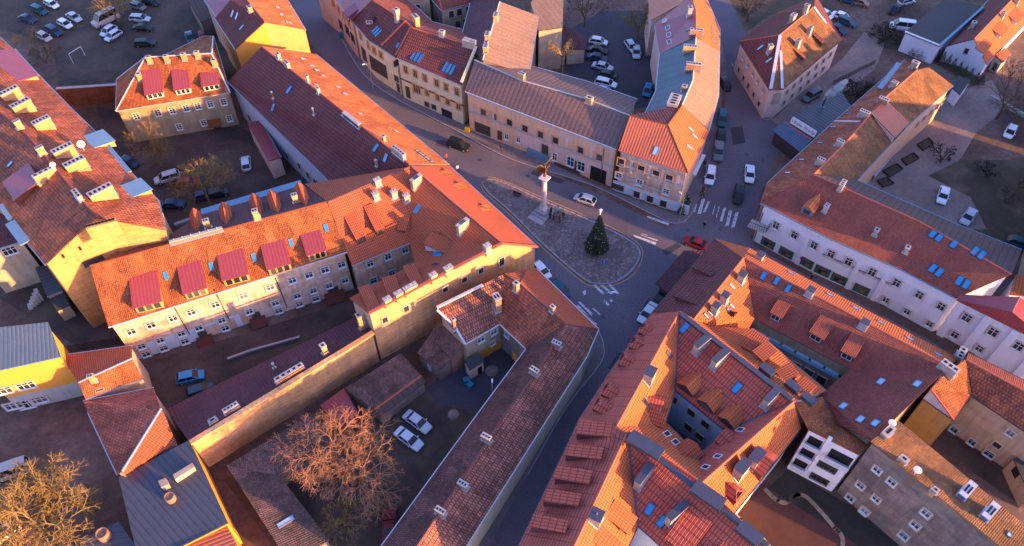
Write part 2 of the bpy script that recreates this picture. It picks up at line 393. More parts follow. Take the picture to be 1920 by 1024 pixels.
        if plinth: s.band(plinth[0],plinth[1],-.2,plinth[2] if len(plinth)>2 else 1.0,.06,'plinth')
        if cornice: s.band(cornice[0],cornice[1],None,.35,.18,'cornice')
    def band(s,pix,mt,z0,hh,pr,name):
        mb=MB()
        for px,py in pix:
            h=s.hit_wall(px,py)
            if not h: continue
            A,B,n,d=s.walls[h[1]]; L=(B-A).length; m=(A+B)/2
            z=z0 if z0 is not None else min(s.roofz(A.x,A.y),s.roofz(B.x,B.y))-.2-hh
            mb.box(Vector((m.x,m.y,z))+n*(pr/2-.02),L+.02,pr+.04,hh if z0 is None else hh+.2,(d,n,AZ))
        if mb.f: return mb.build(name,M[mt],s.root)
    def roofz(s,x,y):
        best=None; bd=1e9
        for pts,n,mt,key in s.faces:
            dd=_indist(pts,x,y)
            if dd<bd:
                bd=dd; best=_zat(pts,n,x,y)
        return best
    def hit_roof(s,x,y,dz=0):
        r=ray(x,y); best=None
        for fi,(pts,n,mt,key) in enumerate(s.faces):
            o=pts[0]+Vector((0,0,dz)); k=(o-CAM).dot(n)/r.dot(n) if abs(r.dot(n))>1e-6 else -1
            if k<=0: continue
            q=CAM+r*k
            dd=_indist(pts,q.x,q.y)
            if dd<(1.5 if dz else .3):
                # use the exact triangle plane for slightly warped quads
                if best is None or k<best[0]: best=(k,q,n,fi)
        if best is None:
            print('MISS roof',s.root.name,x,y); return None
        k,q,n,fi=best
        pts=s.faces[fi][0]; bd=1e9
        for tt in _tess(pts):
            t=[pts[k] for k in tt]; dd=_indist(t,q.x,q.y); nn=(t[1]-t[0]).cross(t[2]-t[0])
            if dd<bd-1e-6 and nn.length>1.0 and nn.z>.4*nn.length: bd=dd; n=nn.normalized()
        q=Vector((q.x,q.y,_zat(pts,n,q.x,q.y)+dz)); return q,n
    def hit_wall(s,x,y):
        r=ray(x,y); best=None
        for k,(A,B,n,d) in enumerate(s.walls):
            dn=r.dot(n)
            if dn>=-1e-6: continue
            t=(A-CAM).dot(n)/dn
            if t<=0: continue
            q=CAM+r*t; u=(q-A).dot(d)
            if u<-.3 or u>(B-A).length+.3: continue
            if q.z<-3.0 or q.z>s.roofz(q.x,q.y)+.6: continue
            if best is None or t<best[0]: best=(t,k,q)
        return (best[2],best[1]) if best else None
    def win(s,pts,w=1.1,h=1.6,style='w',name='window',z=None,label=None,lintel=False):
        for (x,y) in pts:
            r=s.hit_wall(x,y)
            if not r: print('MISS wall',s.root.name,x,y); continue
            q,k=r; A,B,n,d=s.walls[k]; zz=max(q.z if z is None else z,h/2+.12)
            fr,pa,si,li=win_meshes(w,h,style)
            o=link(name,fr,s.root,(q.x-s.off.x+n.x*.01,q.y-s.off.y+n.y*.01,zz),(0,0,math.atan2(d.y,d.x)))
            link('pane',pa,o); link('sill',si,o)
            if lintel: link('lintel',li,o)
    def rowz(s,pts,w,h,style='w',lintel=False,name='window'):
        """a row of windows: their mean height is shared so that the storey is level"""
        hs=[s.hit_wall(*p) for p in pts]; zs=[q[0].z for q in hs if q]
        if zs: s.win(pts,w,h,style,name,sum(zs)/len(zs),lintel=lintel)
    def quad(s,x,y,w,h,mt,name,pr=.08,dz=0):
        """flat box on a wall: doors, shutters, shop signs, garage gates"""
        r=s.hit_wall(x,y)
        if not r: print('MISS quad',x,y); return
        q,k=r; A,B,n,d=s.walls[k]; mb=MB(); bb=q-AZ*(h/2)+n*(pr/2-.02)+AZ*dz; bb.z=max(bb.z,-.05); mb.box(bb,w,pr+.04,h,(d,n,AZ)); return mb.build(name,M[mt],s.root)
    def frame(s,n):
        dn=Vector((n.x,n.y,0))
        if dn.length<.03: dn=Vector((.3,-1,0))
        dn.normalize(); u=Vector((-dn.y,dn.x,0)); return dn,u   # downhill, along eave
    def sky(s,pts,w=.8,l=1.3,g='sky',n=1,fr='capdark',gap=.15):
        for (x,y) in pts:
            r=s.hit_roof(x,y)
            if not r: continue
            q,nn=r; dn,u=s.frame(nn); v=u.cross(nn); v=v if v.z>0 else -v; nz=nn
            f=MB(); p=MB()
            for i in range(n):
                c=q+u*((i-(n-1)/2)*(w+gap)); t=.09
                f.box(c+u*(w/2-t/2)-nz*.02,t,l,.12,(u,v,nz)); f.box(c-u*(w/2-t/2)-nz*.02,t,l,.12,(u,v,nz))
                f.box(c+v*(l/2-t/2)-nz*.02,w-2*t,t,.12,(u,v,nz)); f.box(c-v*(l/2-t/2)-nz*.02,w-2*t,t,.12,(u,v,nz))
                p.box(c-nz*.01,w-.1,l-.1,.07,(u,v,nz))
            o=f.build('skylight',M[fr],s.root); p.build('pane',M[g],o)
    def chim(s,x,y,w=.9,d=.6,h=1.2,mt='chimy',cap='concrete',n=2,rot=0,pots=None):
        r=s.hit_roof(x,y)
        if not r: return
        q,nn=r; dn,u=s.frame(nn)
        if rot: a=R(rot); u=Vector((u.x*math.cos(a)-u.y*math.sin(a),u.x*math.sin(a)+u.y*math.cos(a),0)); dn=Vector((u.y,-u.x,0))
        b=MB(); b.box(q-AZ*.9,w,d,h+.9,(u,dn,AZ)); b.box(q+AZ*(h-.28),w+.1,d+.1,.12,(u,dn,AZ)); o=b.build('chimney',M[mt],s.root)
        c=MB(); c.box(q+AZ*h,w+.16,d+.16,.1,(u,dn,AZ)); c.build('chimney_cap',M[cap],o)
        f=MB()
        for i in range(n):
            cc=q+u*((i-(n-1)/2)*(w/n))+AZ*(h+.1)
            if pots: f.tube(cc,cc+AZ*.35,.1,.08,6); 
            else: f.box(cc,w/n*.55,d*.5,.03,(u,dn,AZ))
        f.build('flue',M['steel'] if pots else M['dark'],o)
        fl=MB(); m=math.tan(math.acos(max(-1,min(1,nn.z)))); fl.box(q+nn*.0,w+.35,d+.35,.07,(u,(dn-AZ*(dn.dot(nn)/nn.z) if nn.z else dn).normalized(),nn)); fl.build('flashing',M['zinc'],o)
    def dorm(s,L,Rr,top,fh=1.5,roof='redmetal',wall='trimd',win=1,style='w',oh=.25,cheek=None,glass='glass'):
        """shed dormer: L, Rr pixels of the front roof corners, top pixel where its roof runs out into the slope"""
        mx,my=(L[0]+Rr[0])/2,(L[1]+Rr[1])/2
        r=s.hit_roof(mx,my,fh); t=s.hit_roof(*top)
        if not r or not t: return
        q,n=r; t=t[0]; dn,u=s.frame(n); m=max(.3,math.hypot(n.x,n.y)/max(.05,n.z))
        a=s.hit_roof(L[0],L[1],fh); b=s.hit_roof(Rr[0],Rr[1],fh); w=2.0
        if a and b:
            e_=(b[0]-a[0]); e_.z=0; w=e_.length
            if w>.3 and abs(e_.dot(u))/w>.5:
                e_.normalize(); u=e_ if e_.dot(u)>0 else -e_; d2=Vector((u.y,-u.x,0)); dn=d2 if d2.dot(dn)>0 else -d2
            else: w=abs((a[0]-b[0]).dot(u))
        base=q-AZ*fh; Ln=max(.8,(base-t).dot(dn)); zt=base.z+m*Ln; ztop=q.z
        wl=MB(); fo=base-dn*.0; wi=w-2*oh*.8
        F=fo-dn*oh; zF=base.z+m*oh  # front face set back under the eave
        def pt(du,dd,z): v=fo+u*du-dn*dd; return Vector((v.x,v.y,z))
        zr=lambda dd: ztop+(zt-ztop)*(dd/Ln)
        a0,a1=pt(-wi/2,oh,zF-.3),pt(wi/2,oh,zF-.3); b0,b1=pt(-wi/2,oh,zr(oh)-.03),pt(wi/2,oh,zr(oh)-.03)
        c0,c1=pt(-wi/2,Ln-.05,zr(Ln-.05)-.12),pt(wi/2,Ln-.05,zr(Ln-.05)-.12)
        wl.face([a0,a1,b1,b0] if (a1-a0).cross(b0-a0).dot(dn)>0 else [a1,a0,b0,b1])
        wl.face([a0,b0,c0]); wl.face([a1,c1,b1]); wl.face([a0,c0,c1,a1]); wl.face([b0,b1,c1,c0])
        o=wl.build('dormer',M[wall],s.root)
        rf=MB(); th=.12
        e=[pt(-w/2,0,ztop+.06),pt(w/2,0,ztop+.06),pt(w/2,Ln+.1,zt+.04),pt(-w/2,Ln+.1,zt+.04)]
        if (e[1]-e[0]).cross(e[2]-e[0]).z<0: e=[e[1],e[0],e[3],e[2]]
        uvf=[(p.dot(u),-p.dot(dn)) for p in e]
        rf.face(e,0,uvf); D=Vector((0,0,-th)); rf.face([p+D for p in e[::-1]],0,uvf[::-1])
        for i in range(4):
            j=(i+1)%4; rf.face([e[i]+D,e[j]+D,e[j],e[i]],0,[(0,0)]*4)
        rf.build('dormer_roof',M[roof],o)
        hh=max(.4,zr(oh)-zF-.3); ww=(wi-.3)/win
        for i in range(win):
            fr=MB(); c=pt((-wi/2+.15+ww*(i+.5)),oh,zF+.12)+dn*.03; t_=.08; w_=ww-.08
            fr.box(c-u*(w_/2-t_/2),t_,.08,hh,(u,dn,AZ)); fr.box(c+u*(w_/2-t_/2),t_,.08,hh,(u,dn,AZ)); fr.box(c,w_-2*t_,.08,t_,(u,dn,AZ)); fr.box(c+AZ*(hh-t_),w_-2*t_,.08,t_,(u,dn,AZ))
            if win==1 and w_>.9: fr.box(c+AZ*t_,.06,.06,hh-2*t_,(u,dn,AZ))
            fr.box(c-dn*.01+AZ*.03,w_-.06,.03,hh-.06,(u,dn,AZ),1)
            fr.build('window',[M[{'w':'trim','y':'trimy','d':'trimd','b':'trimb'}[style]],M[glass]],o)
    def gdorm(s,x,y,w=1.6,fh=1.1,gh=.8,roof='neworange',wall='trimd',style='d',hip=0.0,oh=.15):
        """gabled dormer; (x,y) is the middle of its front at the foot, on the roof"""
        r=s.hit_roof(x,y)
        if not r: return
        q,n=r; dn,u=s.frame(n); m=max(.35,math.hypot(n.x,n.y)/max(.05,n.z))
        Le=fh/m; Lr=(fh+gh)/m
        def pt(du,dd,z): v=q+u*du-dn*dd; return Vector((v.x,v.y,q.z+z))
        wl=MB(); f=[pt(-w/2,0,-.3),pt(w/2,0,-.3),pt(w/2,0,fh),pt(0,0,fh+gh*.97),pt(-w/2,0,fh)]
        wl.face(f); wl.face([f[0],f[4],pt(-w/2,Le,fh-.02)]); wl.face([f[1],pt(w/2,Le,fh-.02),f[2]])
        o=wl.build('dormer',M[wall],s.root)
        rf=MB(); k=(w/2+oh)/(w/2); ze=fh+gh-gh*k
        for sg in(-1,1):
            e=[pt(sg*(w/2+oh),-oh,ze+.05),pt(0,-oh+hip,fh+gh+.05),pt(0,Lr+.05,fh+gh+.05),pt(sg*(w/2+oh),ze/m+.02,ze+.05)]
            if (e[1]-e[0]).cross(e[2]-e[0]).z<0: e=e[::-1]
            uv=[(p.dot(dn),p.dot(u)*sg) for p in e]; rf.face(e,0,uv)
            D=Vector((0,0,-.1)); rf.face([p+D for p in e[::-1]],0,uv[::-1])
            for i in range(4):
                j=(i+1)%4; rf.face([e[i]+D,e[j]+D,e[j],e[i]],0,[(0,0)]*4)
        if hip>0:
            e=[pt(-(w/2+oh),-oh,ze+.05),pt((w/2+oh),-oh,ze+.05),pt(0,-oh+hip,fh+gh+.05)]
            if (e[1]-e[0]).cross(e[2]-e[0]).z<0: e=e[::-1]
            rf.face(e,0,[(p.dot(u),-p.dot(dn)) for p in e])
        rf.build('dormer_roof',M[roof],o)
        fr=MB(); c=q+dn*.03+AZ*.2; w_=w*.6; hh=fh*.75
        fr.box(c-u*(w_/2),.07,.07,hh,(u,dn,AZ)); fr.box(c+u*(w_/2),.07,.07,hh,(u,dn,AZ)); fr.box(c,w_,.07,.07,(u,dn,AZ)); fr.box(c+AZ*hh,w_+.07,.07,.07,(u,dn,AZ)); fr.box(c+AZ*.05,w_-.05,.03,hh-.06,(u,dn,AZ),1)
        fr.build('window',[M[{'w':'trim','y':'trimy','d':'trimd','b':'trimb'}[style]],M['glass']],o)
    def strip(s,pts,w=.35,h=.18,mt='zinc',name='flashing'):
        """flashing, parapet or gutter strip lying on the roof along pixels with heights"""
        mb=MB()
        for a,b in zip(pts,pts[1:]):
            def W(p): 
                if len(p)==3: return P(*p)
                r=s.hit_roof(*p); return r[0] if r else None
            A=W(a);B=W(b)
            if A is None or B is None: continue
            d=(B-A); L=d.length; d.normalize(); sd_=Vector((d.y,-d.x,0)).normalized(); up=sd_.cross(d); up=up if up.z>0 else -up
            mb.box((A+B)/2-up*.05,w,L,h+.05,(sd_,d,up))
        if mb.f: return mb.build(name,M[mt],s.root)
    def raised(s,poly,h0,h1,mt,name,wallm=None):
        """a block standing on or against the building: prism from a pixel polygon at height h1 down to h0"""
        mb=MB(); mb.prism([P(x,y,h1) for x,y in poly],h0,h1); return mb.build(name,M[mt],s.root)
_tc={}
def _tess(pts):
    k=tuple((round(p.x,3),round(p.y,3)) for p in pts)
    if k not in _tc:
        o=[]
        for t in tessellate_polygon([[Vector((p.x,p.y,0)) for p in pts]]):
            a,b,c=[pts[i] for i in t]
            if (b.x-a.x)*(c.y-a.y)-(b.y-a.y)*(c.x-a.x)<0: t=(t[0],t[2],t[1])
            o.append(tuple(t))
        _tc[k]=o
    return _tc[k]
def _cen(p): return sum(p,Vector((0,0,0)))/len(p)
def _zat(pts,n,x,y):
    # locate the fan triangle for a warped polygon
    best=None;bd=1e9
    for tt in _tess(pts):
        t=[pts[k] for k in tt]; dd=_indist(t,x,y)
        if dd<bd:
            nn=(t[1]-t[0]).cross(t[2]-t[0])
            if abs(nn.z)<1e-4: continue
            bd=dd; best=t[0].z-((x-t[0].x)*nn.x+(y-t[0].y)*nn.y)/nn.z
    return best if best is not None else pts[0].z
def _indist(pts,x,y):
    ins=False; N=len(pts); md=1e9
    for i in range(N):
        a=pts[i];b=pts[(i+1)%N]
        if (a.y>y)!=(b.y>y) and x<(b.x-a.x)*(y-a.y)/(b.y-a.y)+a.x: ins=not ins
        dx,dy=b.x-a.x,b.y-a.y; L=dx*dx+dy*dy
        t=max(0,min(1,((x-a.x)*dx+(y-a.y)*dy)/L)) if L>0 else 0
        md=min(md,math.hypot(x-a.x-t*dx,y-a.y-t*dy))
    return 0 if ins else md
def _collinear(a,b,c):
    u=Vector((b.x-a.x,b.y-a.y)); v=Vector((c.x-b.x,c.y-b.y))
    if u.length<.05: return True
    return abs(u.x*v.y-u.y*v.x)/(u.length*max(v.length,1e-6))<.012 and abs((b.z-a.z)/max(u.length,1e-3)-(c.z-b.z)/max(v.length,1e-3))<.02
def _inset(lp,d):
    out=[];N=len(lp)
    for i in range(N):
        a=lp[i-1];b=lp[i];c=lp[(i+1)%N]
        u=Vector((b.x-a.x,b.y-a.y)).normalized(); v=Vector((c.x-b.x,c.y-b.y)).normalized()
        n1=Vector((-u.y,u.x)); n2=Vector((-v.y,v.x)); m=n1+n2
        k=d/max(.35,(1+n1.dot(n2))) if m.length>.01 else d
        out.append(Vector((b.x+m.x*k,b.y+m.y*k,0)))
    return out
M['greenf']=plain('dark_green_shop_frame',(.02,.11,.08),.6)
M['wreath']=plain('wreath_brown',(.20,.10,.03),.8)
M['oldred']=tile('old_red_tiles',(.46,.12,.07),(.30,.08,.05),stain=.7,tw=.4,th=.45)
M['redpan']=tile('crimson_pantiles',(.36,.085,.06),(.33,.075,.055),tw=1.6,th=.42,stain=.2,gap=.2)  # redder tone painted on shaded slopes beside the orange lit ones
M['cobble']=cobble('cobblestones',(.17,.125,.12),(.25,.185,.175))
M['kerb']=plain('granite_kerb',(.30,.27,.28),.9)
M['ypaint']=plain('yellow_road_paint',(.5,.26,.06),.8)
m_=NM('worn_white_paint',.8); f_=m_.noise(m_.coord(),2.2,6,.75); M['wpaint']=m_.col(m_.ramp(f_,[(.38,(.08,.08,.095)),(.5,(.5,.5,.52))]))
# ================= BUILDINGS (pixel corners of the photograph + real heights) =================
def par(faces_mat,*fs): return (faces_mat,list(fs))
# --- long dormered tenement, left

b=Bld('tenement_house','long stained tenement with five wide crimson dormers above three rows of white windows',
 [par('rusttile',[(168,498,14),(612,378,14),(651,472,9.5),(203,613,9.5)]),
  par('maroon',[(168,498,14),(612,378,14),(566,345,10),(378,400,10),(318,440,12.6)])],wall='stained',  # back slope coloured maroon for its shade
 wm=[((430,580),'stained')],cornice=([(430,560)],'concrete'),ridge='neworange',gutter='pzinc')
b.rowz([(246,622),(284,611),(325,598),(359,587),(404,572),(456,554),(506,537),(547,523),(579,515),(609,505),(640,495)],1.25,1.35,lintel=True)
b.rowz([(265,649),(300,638),(340,626),(372,614),(416,601),(467,584),(516,568),(557,554),(587,544),(617,536),(647,526)],1.15,1.2)
b.rowz([(282,676),(315,666),(354,653),(429,628),(527,594),(566,583),(596,572)],1.2,1.2)
for a in [((248,578),(304,565),(265,512)),((342,552),(388,539),(350,492)),((415,526),(467,513),(430,467)),((499,505),(546,493),(510,446)),((574,478),(613,467),(580,424))]:
    b.dorm(a[0],a[1],a[2],1.7,'redmetal','ochre',3,'y')
b.sky([(310,515),(395,497),(475,480),(545,453),(611,426)],.6,1.3,fr='tin')
for x,y in [(391,421),(482,402),(555,372)]: b.chim(x,y+6,.8,.7,1.6,'chimy')
b.chim(368,455-12,7.5,.35,.5,'orangerib' if 0 else 'chimo',n=6,pots=1)
for x,y in [(373,414),(427,402),(483,386),(516,380),(567,366)]: b.gdorm(x-3,y-5,1.5,1.3,1.0,'metaltile','ridged')
b.strip([(566,345,10.1),(378,400,10.1)],1.8,.12,'tin','eaves_sheet')
b.quad(333,672,5.5,3.2,'bluewhite','arch_trim',.012,.2); b.quad(332,676,4.2,2.6,'stained','blind_arch',.02,-.1); b.quad(410,640,9,3.0,'bluewhite','arch_trim',.012,.2); b.quad(424,640,5.2,2.5,'stained','blind_arch',.02,-.1)
def canopy(b,x,y,w,d,mt='redtile',dz=0,name='door_canopy'):
    r=b.hit_wall(x,y)
    if not r: print('MISS canopy',x,y); return
    q,k=r; A,B,n,t=b.walls[k]; mb=MB(); s_=(n-AZ*.35).normalized(); mb.box(q+n*(d/2),w,d*1.05,.1,(t,s_,s_.cross(t)*(-1 if s_.cross(t).z<0 else 1)))
    for sg in(-1,1): mb.box(Vector((q.x,q.y,0))+t*(sg*(w/2-.1))+n*(d-.15),.1,.1,max(.5,q.z-.35*d/2-.1),(t,n,AZ))
    o=mb.build(name,M[mt],b.root); m2=MB(); m2.box(Vector((q.x,q.y,.0))+n*.02,w*.55,.1,2.1,(t,n,AZ)); m2.build('door',M['trimd'],b.root)
canopy(b,383,632,2.4,1.8); canopy(b,483,597,2.4,1.8)
canopy(b,626,549,3.2,2.0)
b.quad(540,592,8,2.2,'pinkplinth' if 0 else 'pinkpl','painted_plinth',.012,-.6)
for x,y in [(335,590),(412,563),(524,540)]: b.quad(x,y,.12,7.5,'trimd','drainpipe',.14,-1.2)
# --- angled metal-tile wing with three narrow dormers + street wing + firewall
b=Bld('corner_tenement','angular tenement in orange metal tiles with a tall sunlit brick gable',
 [par('metaltile',[(614,379,14),(769,312,14),(767,456,8.3),(660,498,8.3)],
   [(769,312,14),(940,457,12.8),(1008,463,8),(842,310,8)],
   [(769,312,14),(767,456,8.3),(780,492,9.3),(940,457,12.8)],
   [(780,492,9.3),(940,457,12.8),(691,588,12.3),(655,559,9.8)],
   [(614,379,14),(769,312,14),(700,332,9.5),(572,346,9.5)])],wall='tan',wm=[((870,590),'brickwall'),((975,480),'brickwall'),((975,500),'brickwall'),((710,520),'stained')],ridge='ridged',over=.3)
b.rowz([(694,495),(727,481),(759,467)],1.1,1.4,'b'); b.rowz([(700,524),(735,512),(770,500)],1.1,1.4,'b')
for L,r_,t in [((668,451),(688,443),(647,406)),((705,436),(722,430),(682,391)),((741,421),(757,415),(720,382))]:
    b.dorm(L,r_,t,1.5,'metaltile','ridged',1,'d')
b.dorm((779,409),(819,453),(866,392),1.6,'metaltile','bluewhite',2,'d')
for x,y,l in [(706,374,0),(740,370,0),(763,377,0),(709,348,0)]: b.chim(x,y,.95,.75,1.2,'chimw',n=2,pots=1)
b.chim(781,343,.6,2.0,1.6,'chimw',n=3); b.chim(867,417,.6,2.2,1.6,'chimw',n=2); b.chim(914,470,.9,.8,1.2,'chimw',n=1,pots=1)
for x,y,w_ in [(841,508,1.2),(813,521,1.0),(770,543,2.0),(748,555,1.1),(727,566,1.0)]: b.chim(x,y,w_,.7,.9,'chimy',n=max(1,int(w_*1.5)),pots=1)
b.sky([(781,383),(819,470)],.8,1.5,fr='tin')
b.sky([(816,495)],.9,.9,'glass')
for L,r_,t in [((670,540),(692,531),(710,573)),((715,521),(740,512),(755,543)),((755,498),(776,490),(797,526))]:
    b.dorm(L,r_,t,1.2,'metaltile','ridged',1,'d')
for x,y in [(843,326),(868,350),(914,391)]: b.dorm((x+0,y-7),(x+9,y+2),(x-9,y+5),.6,'sunorange','ridged',1,'d')
b.win([(834,542),(870,524),(901,507)],.85,1.15,'k'); b.win([(721,599),(761,578)],.85,1.2,'k'); b.win([(940,490)],.9,1.9,'kx')
b.quad(888,530,.9,2.0,'tan','bricked_window',.012); b.quad(937,520,.8,1.6,'tan','bricked_window',.012)
b.strip([(940,457,13),(691,588,12.5)],.5,.12,'ridge','wall_coping'); b.strip([(940,457,13),(1008,463,8.2)],.4,.12,'ridge','wall_coping')
b.chim(792,310+8,.01,.01,.01) if 0 else None
# --- low purple shed roof along the brick firewall
b=Bld('lean_to_building','low lean-to building with a dark purple roof behind the long sunlit brick firewall',
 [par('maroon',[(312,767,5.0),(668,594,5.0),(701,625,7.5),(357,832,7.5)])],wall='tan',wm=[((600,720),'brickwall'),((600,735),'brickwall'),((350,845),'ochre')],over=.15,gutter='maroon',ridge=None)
b.strip([(700,624,7.8),(640,661,7.8)],.7,.25,'ochre','wall_coping'); b.strip([(640,661,7.8),(357,831,7.7)],.7,.25,'brickwall','wall_coping')
b.chim(611,665,.7,.7,1.9,'chimy',n=1); b.chim(679,618,.6,.8,3.2,'chimy',n=1,cap='chimw'); b.chim(686,616,.25,.25,1.6,'chimw',n=0)
b.chim(545,706,4.2,.6,.8,'brick',n=5); b.chim(436,771,2.0,.5,.9,'chimw',n=4); b.chim(401,792,1.0,.5,.5,'chimw',n=1); b.chim(516,693,.25,.25,1.1,'chimw',n=0)
# --- brown L-shaped row at the corner
b=Bld('corner_row_house','brown tiled corner row with an orange street slope, around the earth courtyard',
 [par('metaltile',[(985,507,8.0),(1005,503,7),(1122,617,7),(1060,608,10.2),(975,533,10.2)]),
  par('oldtile',[(975,533,10.2),(1060,608,10.2),(987,654,7),(937,607,7),(945,513,10.2)],[(985,507,8),(975,533,10.2),(945,513,10.2)]),
  par('browntile',[(819,579,9.6),(945,513,10.2),(937,607,7),(872,645,7)]),
  par('browntile',[(1060,608,10.2),(1122,617,7),(1100,668,7),(870,1030,7),(820,1110,7),(742,1085,9.6),(782,1024,9.6),(952,770,9.7),(1007,697,9.9)]),
  par('browndark',[(1060,608,10.2),(1007,697,9.9),(952,770,9.7),(782,1024,9.6),(742,1085,9.6),(690,1060,7),(727,1008,7),(902,768,7),(960,690,7),(987,654,7)])],
 wall='tan',wm=[((1060,735),'cream'),((905,660),'tan'),((840,620),'tan'),((960,640),'greypl')],ridge='ridged',gutter='pzinc')
b.win([(902,643),(926,629)],1.2,1.4,'w',z=5.3); b.quad(925,655,5.0,2.3,'yellow','painted_wall_panel',.012,-.6); b.win([(924,651)],.9,1.0,'w',z=2.6)
b.win([(951,627)],.9,1.3,'b'); b.quad(965,665,1.1,2.2,'yellow','painted_wall_panel',.012,-.6); b.quad(952,655,1.0,2.0,'tin','door',.05)
b.rowz([(1107,654),(1092,677),(1077,699),(1064,722),(1047,749),(1030,775),(1010,825-22),(995,828),(981,873-22),(962,880),(945,905),(925,935),(905,965)],.9,1.3,'d')
b.chim(932,575,.9,1.3,2.6,'chimo',n=2); b.chim(852,616,.45,.45,2.4,'chimo',n=1); b.chim(968,542,.7,.7,1.6,'chimy',n=1); b.chim(1036,582,.6,.5,1.0,'chimo',n=1)
for x,y in [(1043,650),(1002,700),(912,822),(868,910),(826,960)]: b.chim(x,y,1.2,.55,1.0,'chimo',n=3,rot=90)
b.strip([(819,579),(853,612)],.35,.15,'pzinc'); b.strip([(853,612),(872,645)],.3,.12,'pzinc'); b.strip([(819,577,9.9),(905,535,10.2)],.4,.2,'pzinc')
for x,y in [(868,935),(885,900),(848,950)]: pass
# --- courtyard sheds
b=Bld('stone_shed','small mossy roofed stone shed against the tall brick firewall',[par('mossy',[(817,612,5.6),(868,650,4.6),(825,694,3.2),(782,662,3.6)])],wall='greypl',over=.15,gutter=None,thick=.25)
b.quad(805,690,.7,1.6,'bluewhite','shed_door',.05)
b=Bld('stone_shed','stone wing with a mossy roof stepped below the brown tiled corner row',[par('mossy',[(824,600,5.8),(870,646,5.4),(846,672,4.4),(806,628,4.8)])],wall='chimo',over=.1,gutter=None,thick=.2)
b=Bld('entrance_porch','small grey roofed courtyard porch beside two blue bins',[par('flatgrey',[(870,675,3.2),(900,662,3.2),(908,677,2.8),(880,695,2.8)])],wall='pinkpl',over=.1,gutter=None)
b.quad(900,697,.7,1.9,'dark','door',.05)
b=Bld('wide_shed','wide shed with a pebbly brown roof on the low side of the firewall',[par('mossy',[(752,662,3.9),(790,704,3.2),(702,768,3.2),(647,728,3.9)]),par('wood',[(790,704,3.2),(798,716,2.6),(712,782,2.6),(702,768,3.2)])],wall='greypl',over=.2,gutter=None)
b=Bld('red_roofed_shed','little shed with a crimson sheet roof among orange branches',[par('redmetal',[(645,728,3.0),(672,775,2.6),(640,800,2.6),(600,760,3.0)])],wall='redbrick',over=.1,gutter=None)
b=Bld('mossy_barn','long barn with a mossy grey roof running down to the lower frame edge',[par('mossy',[(425,873,4.2),(585,775,4.2),(640,830,3.4),(524,892,3.4)],[(425,873,4.2),(524,892,3.4),(617,1012,3.3),(560,1060,3.4),(545,1060,4.2)])],wall='greypl',over=.2,gutter=None)
b.sky([(535,978)],.7,2.2,'skyl',fr='zinc')
# --- bottom left: blue roofed hall, red roofs, yellow house
b=Bld('modern_block','flat blue grey seamed roof block with a yellow end wall at the lower left',
 [par('greymetal',[(355,825,7.2),(427,980,6.9),(335,1026,6.9),(330,1060,6.9),(262,1060,6.6),(222,895,6.8)])],wall='yellow',over=.05,gutter='capdark',thick=.35)
b.raised([(324,890),(360,868),(364,876),(328,899)],7.0,8.0,'chimw','roof_box'); b.raised([(296,902),(310,896),(316,908),(302,914)],7,8,'chimw','roof_box')
for x,y in [(320,935)]:
    q=P(x,y,7.2); mb=MB(); mb.lathe((q.x,q.y,6.9),[(.62,0),(.62,1.0),(.5,1.0),(.5,.9)],16); mb.build('vent_drum',M['orangerib' if 0 else 'chimo'],b.root)
b.strip([(222,896),(245,1012)],1.6,.1,'greymetal','roof_edge')
b=Bld('low_annex','low grey annex with an orange vent at the bottom edge',[par('greymetal',[(150,1012,5.2),(222,978,5.2),(252,1020,5.2),(258,1070,5.2),(170,1080,5.2)])],wall='greypl',over=.05,gutter='capdark')
q=P(196,1005,5.4); mb=MB(); mb.lathe((q.x,q.y,5.1),[(.75,0),(.75,1.3),(.6,1.3),(.6,1.1)],16); mb.build('vent_drum',M['chimo'],b.root)
b=Bld('orange_deck_roof','warm brown plank roof corner below the grey seamed roof',[par('orangerib',[(425,984,6.2),(445,1024,6.2),(452,1060,6.2),(345,1066,6.2),(340,1032,6.2)])],wall='yellow',over=.05,gutter=None)
b.quad(440,1000,.8,1.0,'dark','window_opening',.05)
b=Bld('red_roofed_house','old red roofed house with a zinc hip strip right of the bare lime tree',
 [par('metaltile',[(112,667,7),(247,648,7),(247,672,9.2),(147,717,8.2)]),
  par('rusttile',[(147,717,8.2),(247,672,9.2),(268,710,6.8),(160,748,6.8)]),
  par('oldred',[(155,752,6.6),(287,727,6.6),(302,766,8.2),(229,884,8.6),(220,890,6.4),(165,773,6.2)]),
  par('metaltile',[(302,766,8.2),(331,832,6.4),(234,893,6.4),(229,884,8.6)])],wall='peach',over=.2,ridge='zinc',gutter='zinc')
b.chim(174,712,.7,.5,1.4,'chimy',n=2); b.chim(143,748,.6,.4,.9,'chimw',n=2); b.sky([(186,730)],1.2,.4,'dark',fr='chimw')
b=Bld('yellow_modern_house','yellow rendered house with a blue sheet metal roof at the left edge',
 [par('bluemetal',[(-40,618,12.6),(90,604,12.6),(114,668,10.4),(-40,702,10.4)])],wall='yellow',over=.3,gutter='tin')
b.rowz([(5,732),(49,723)],2.3,1.5,'w'); b.rowz([(24,759),(74,751)],2.3,1.5,'w'); b.win([(15,793)],.9,1.2,'d'); b.win([(45,787),(72,783),(100,778)],2.1,2.0,'w'); 
b.band([(49,723)],'concrete',-.2,3.5,.012,'ground_floor')
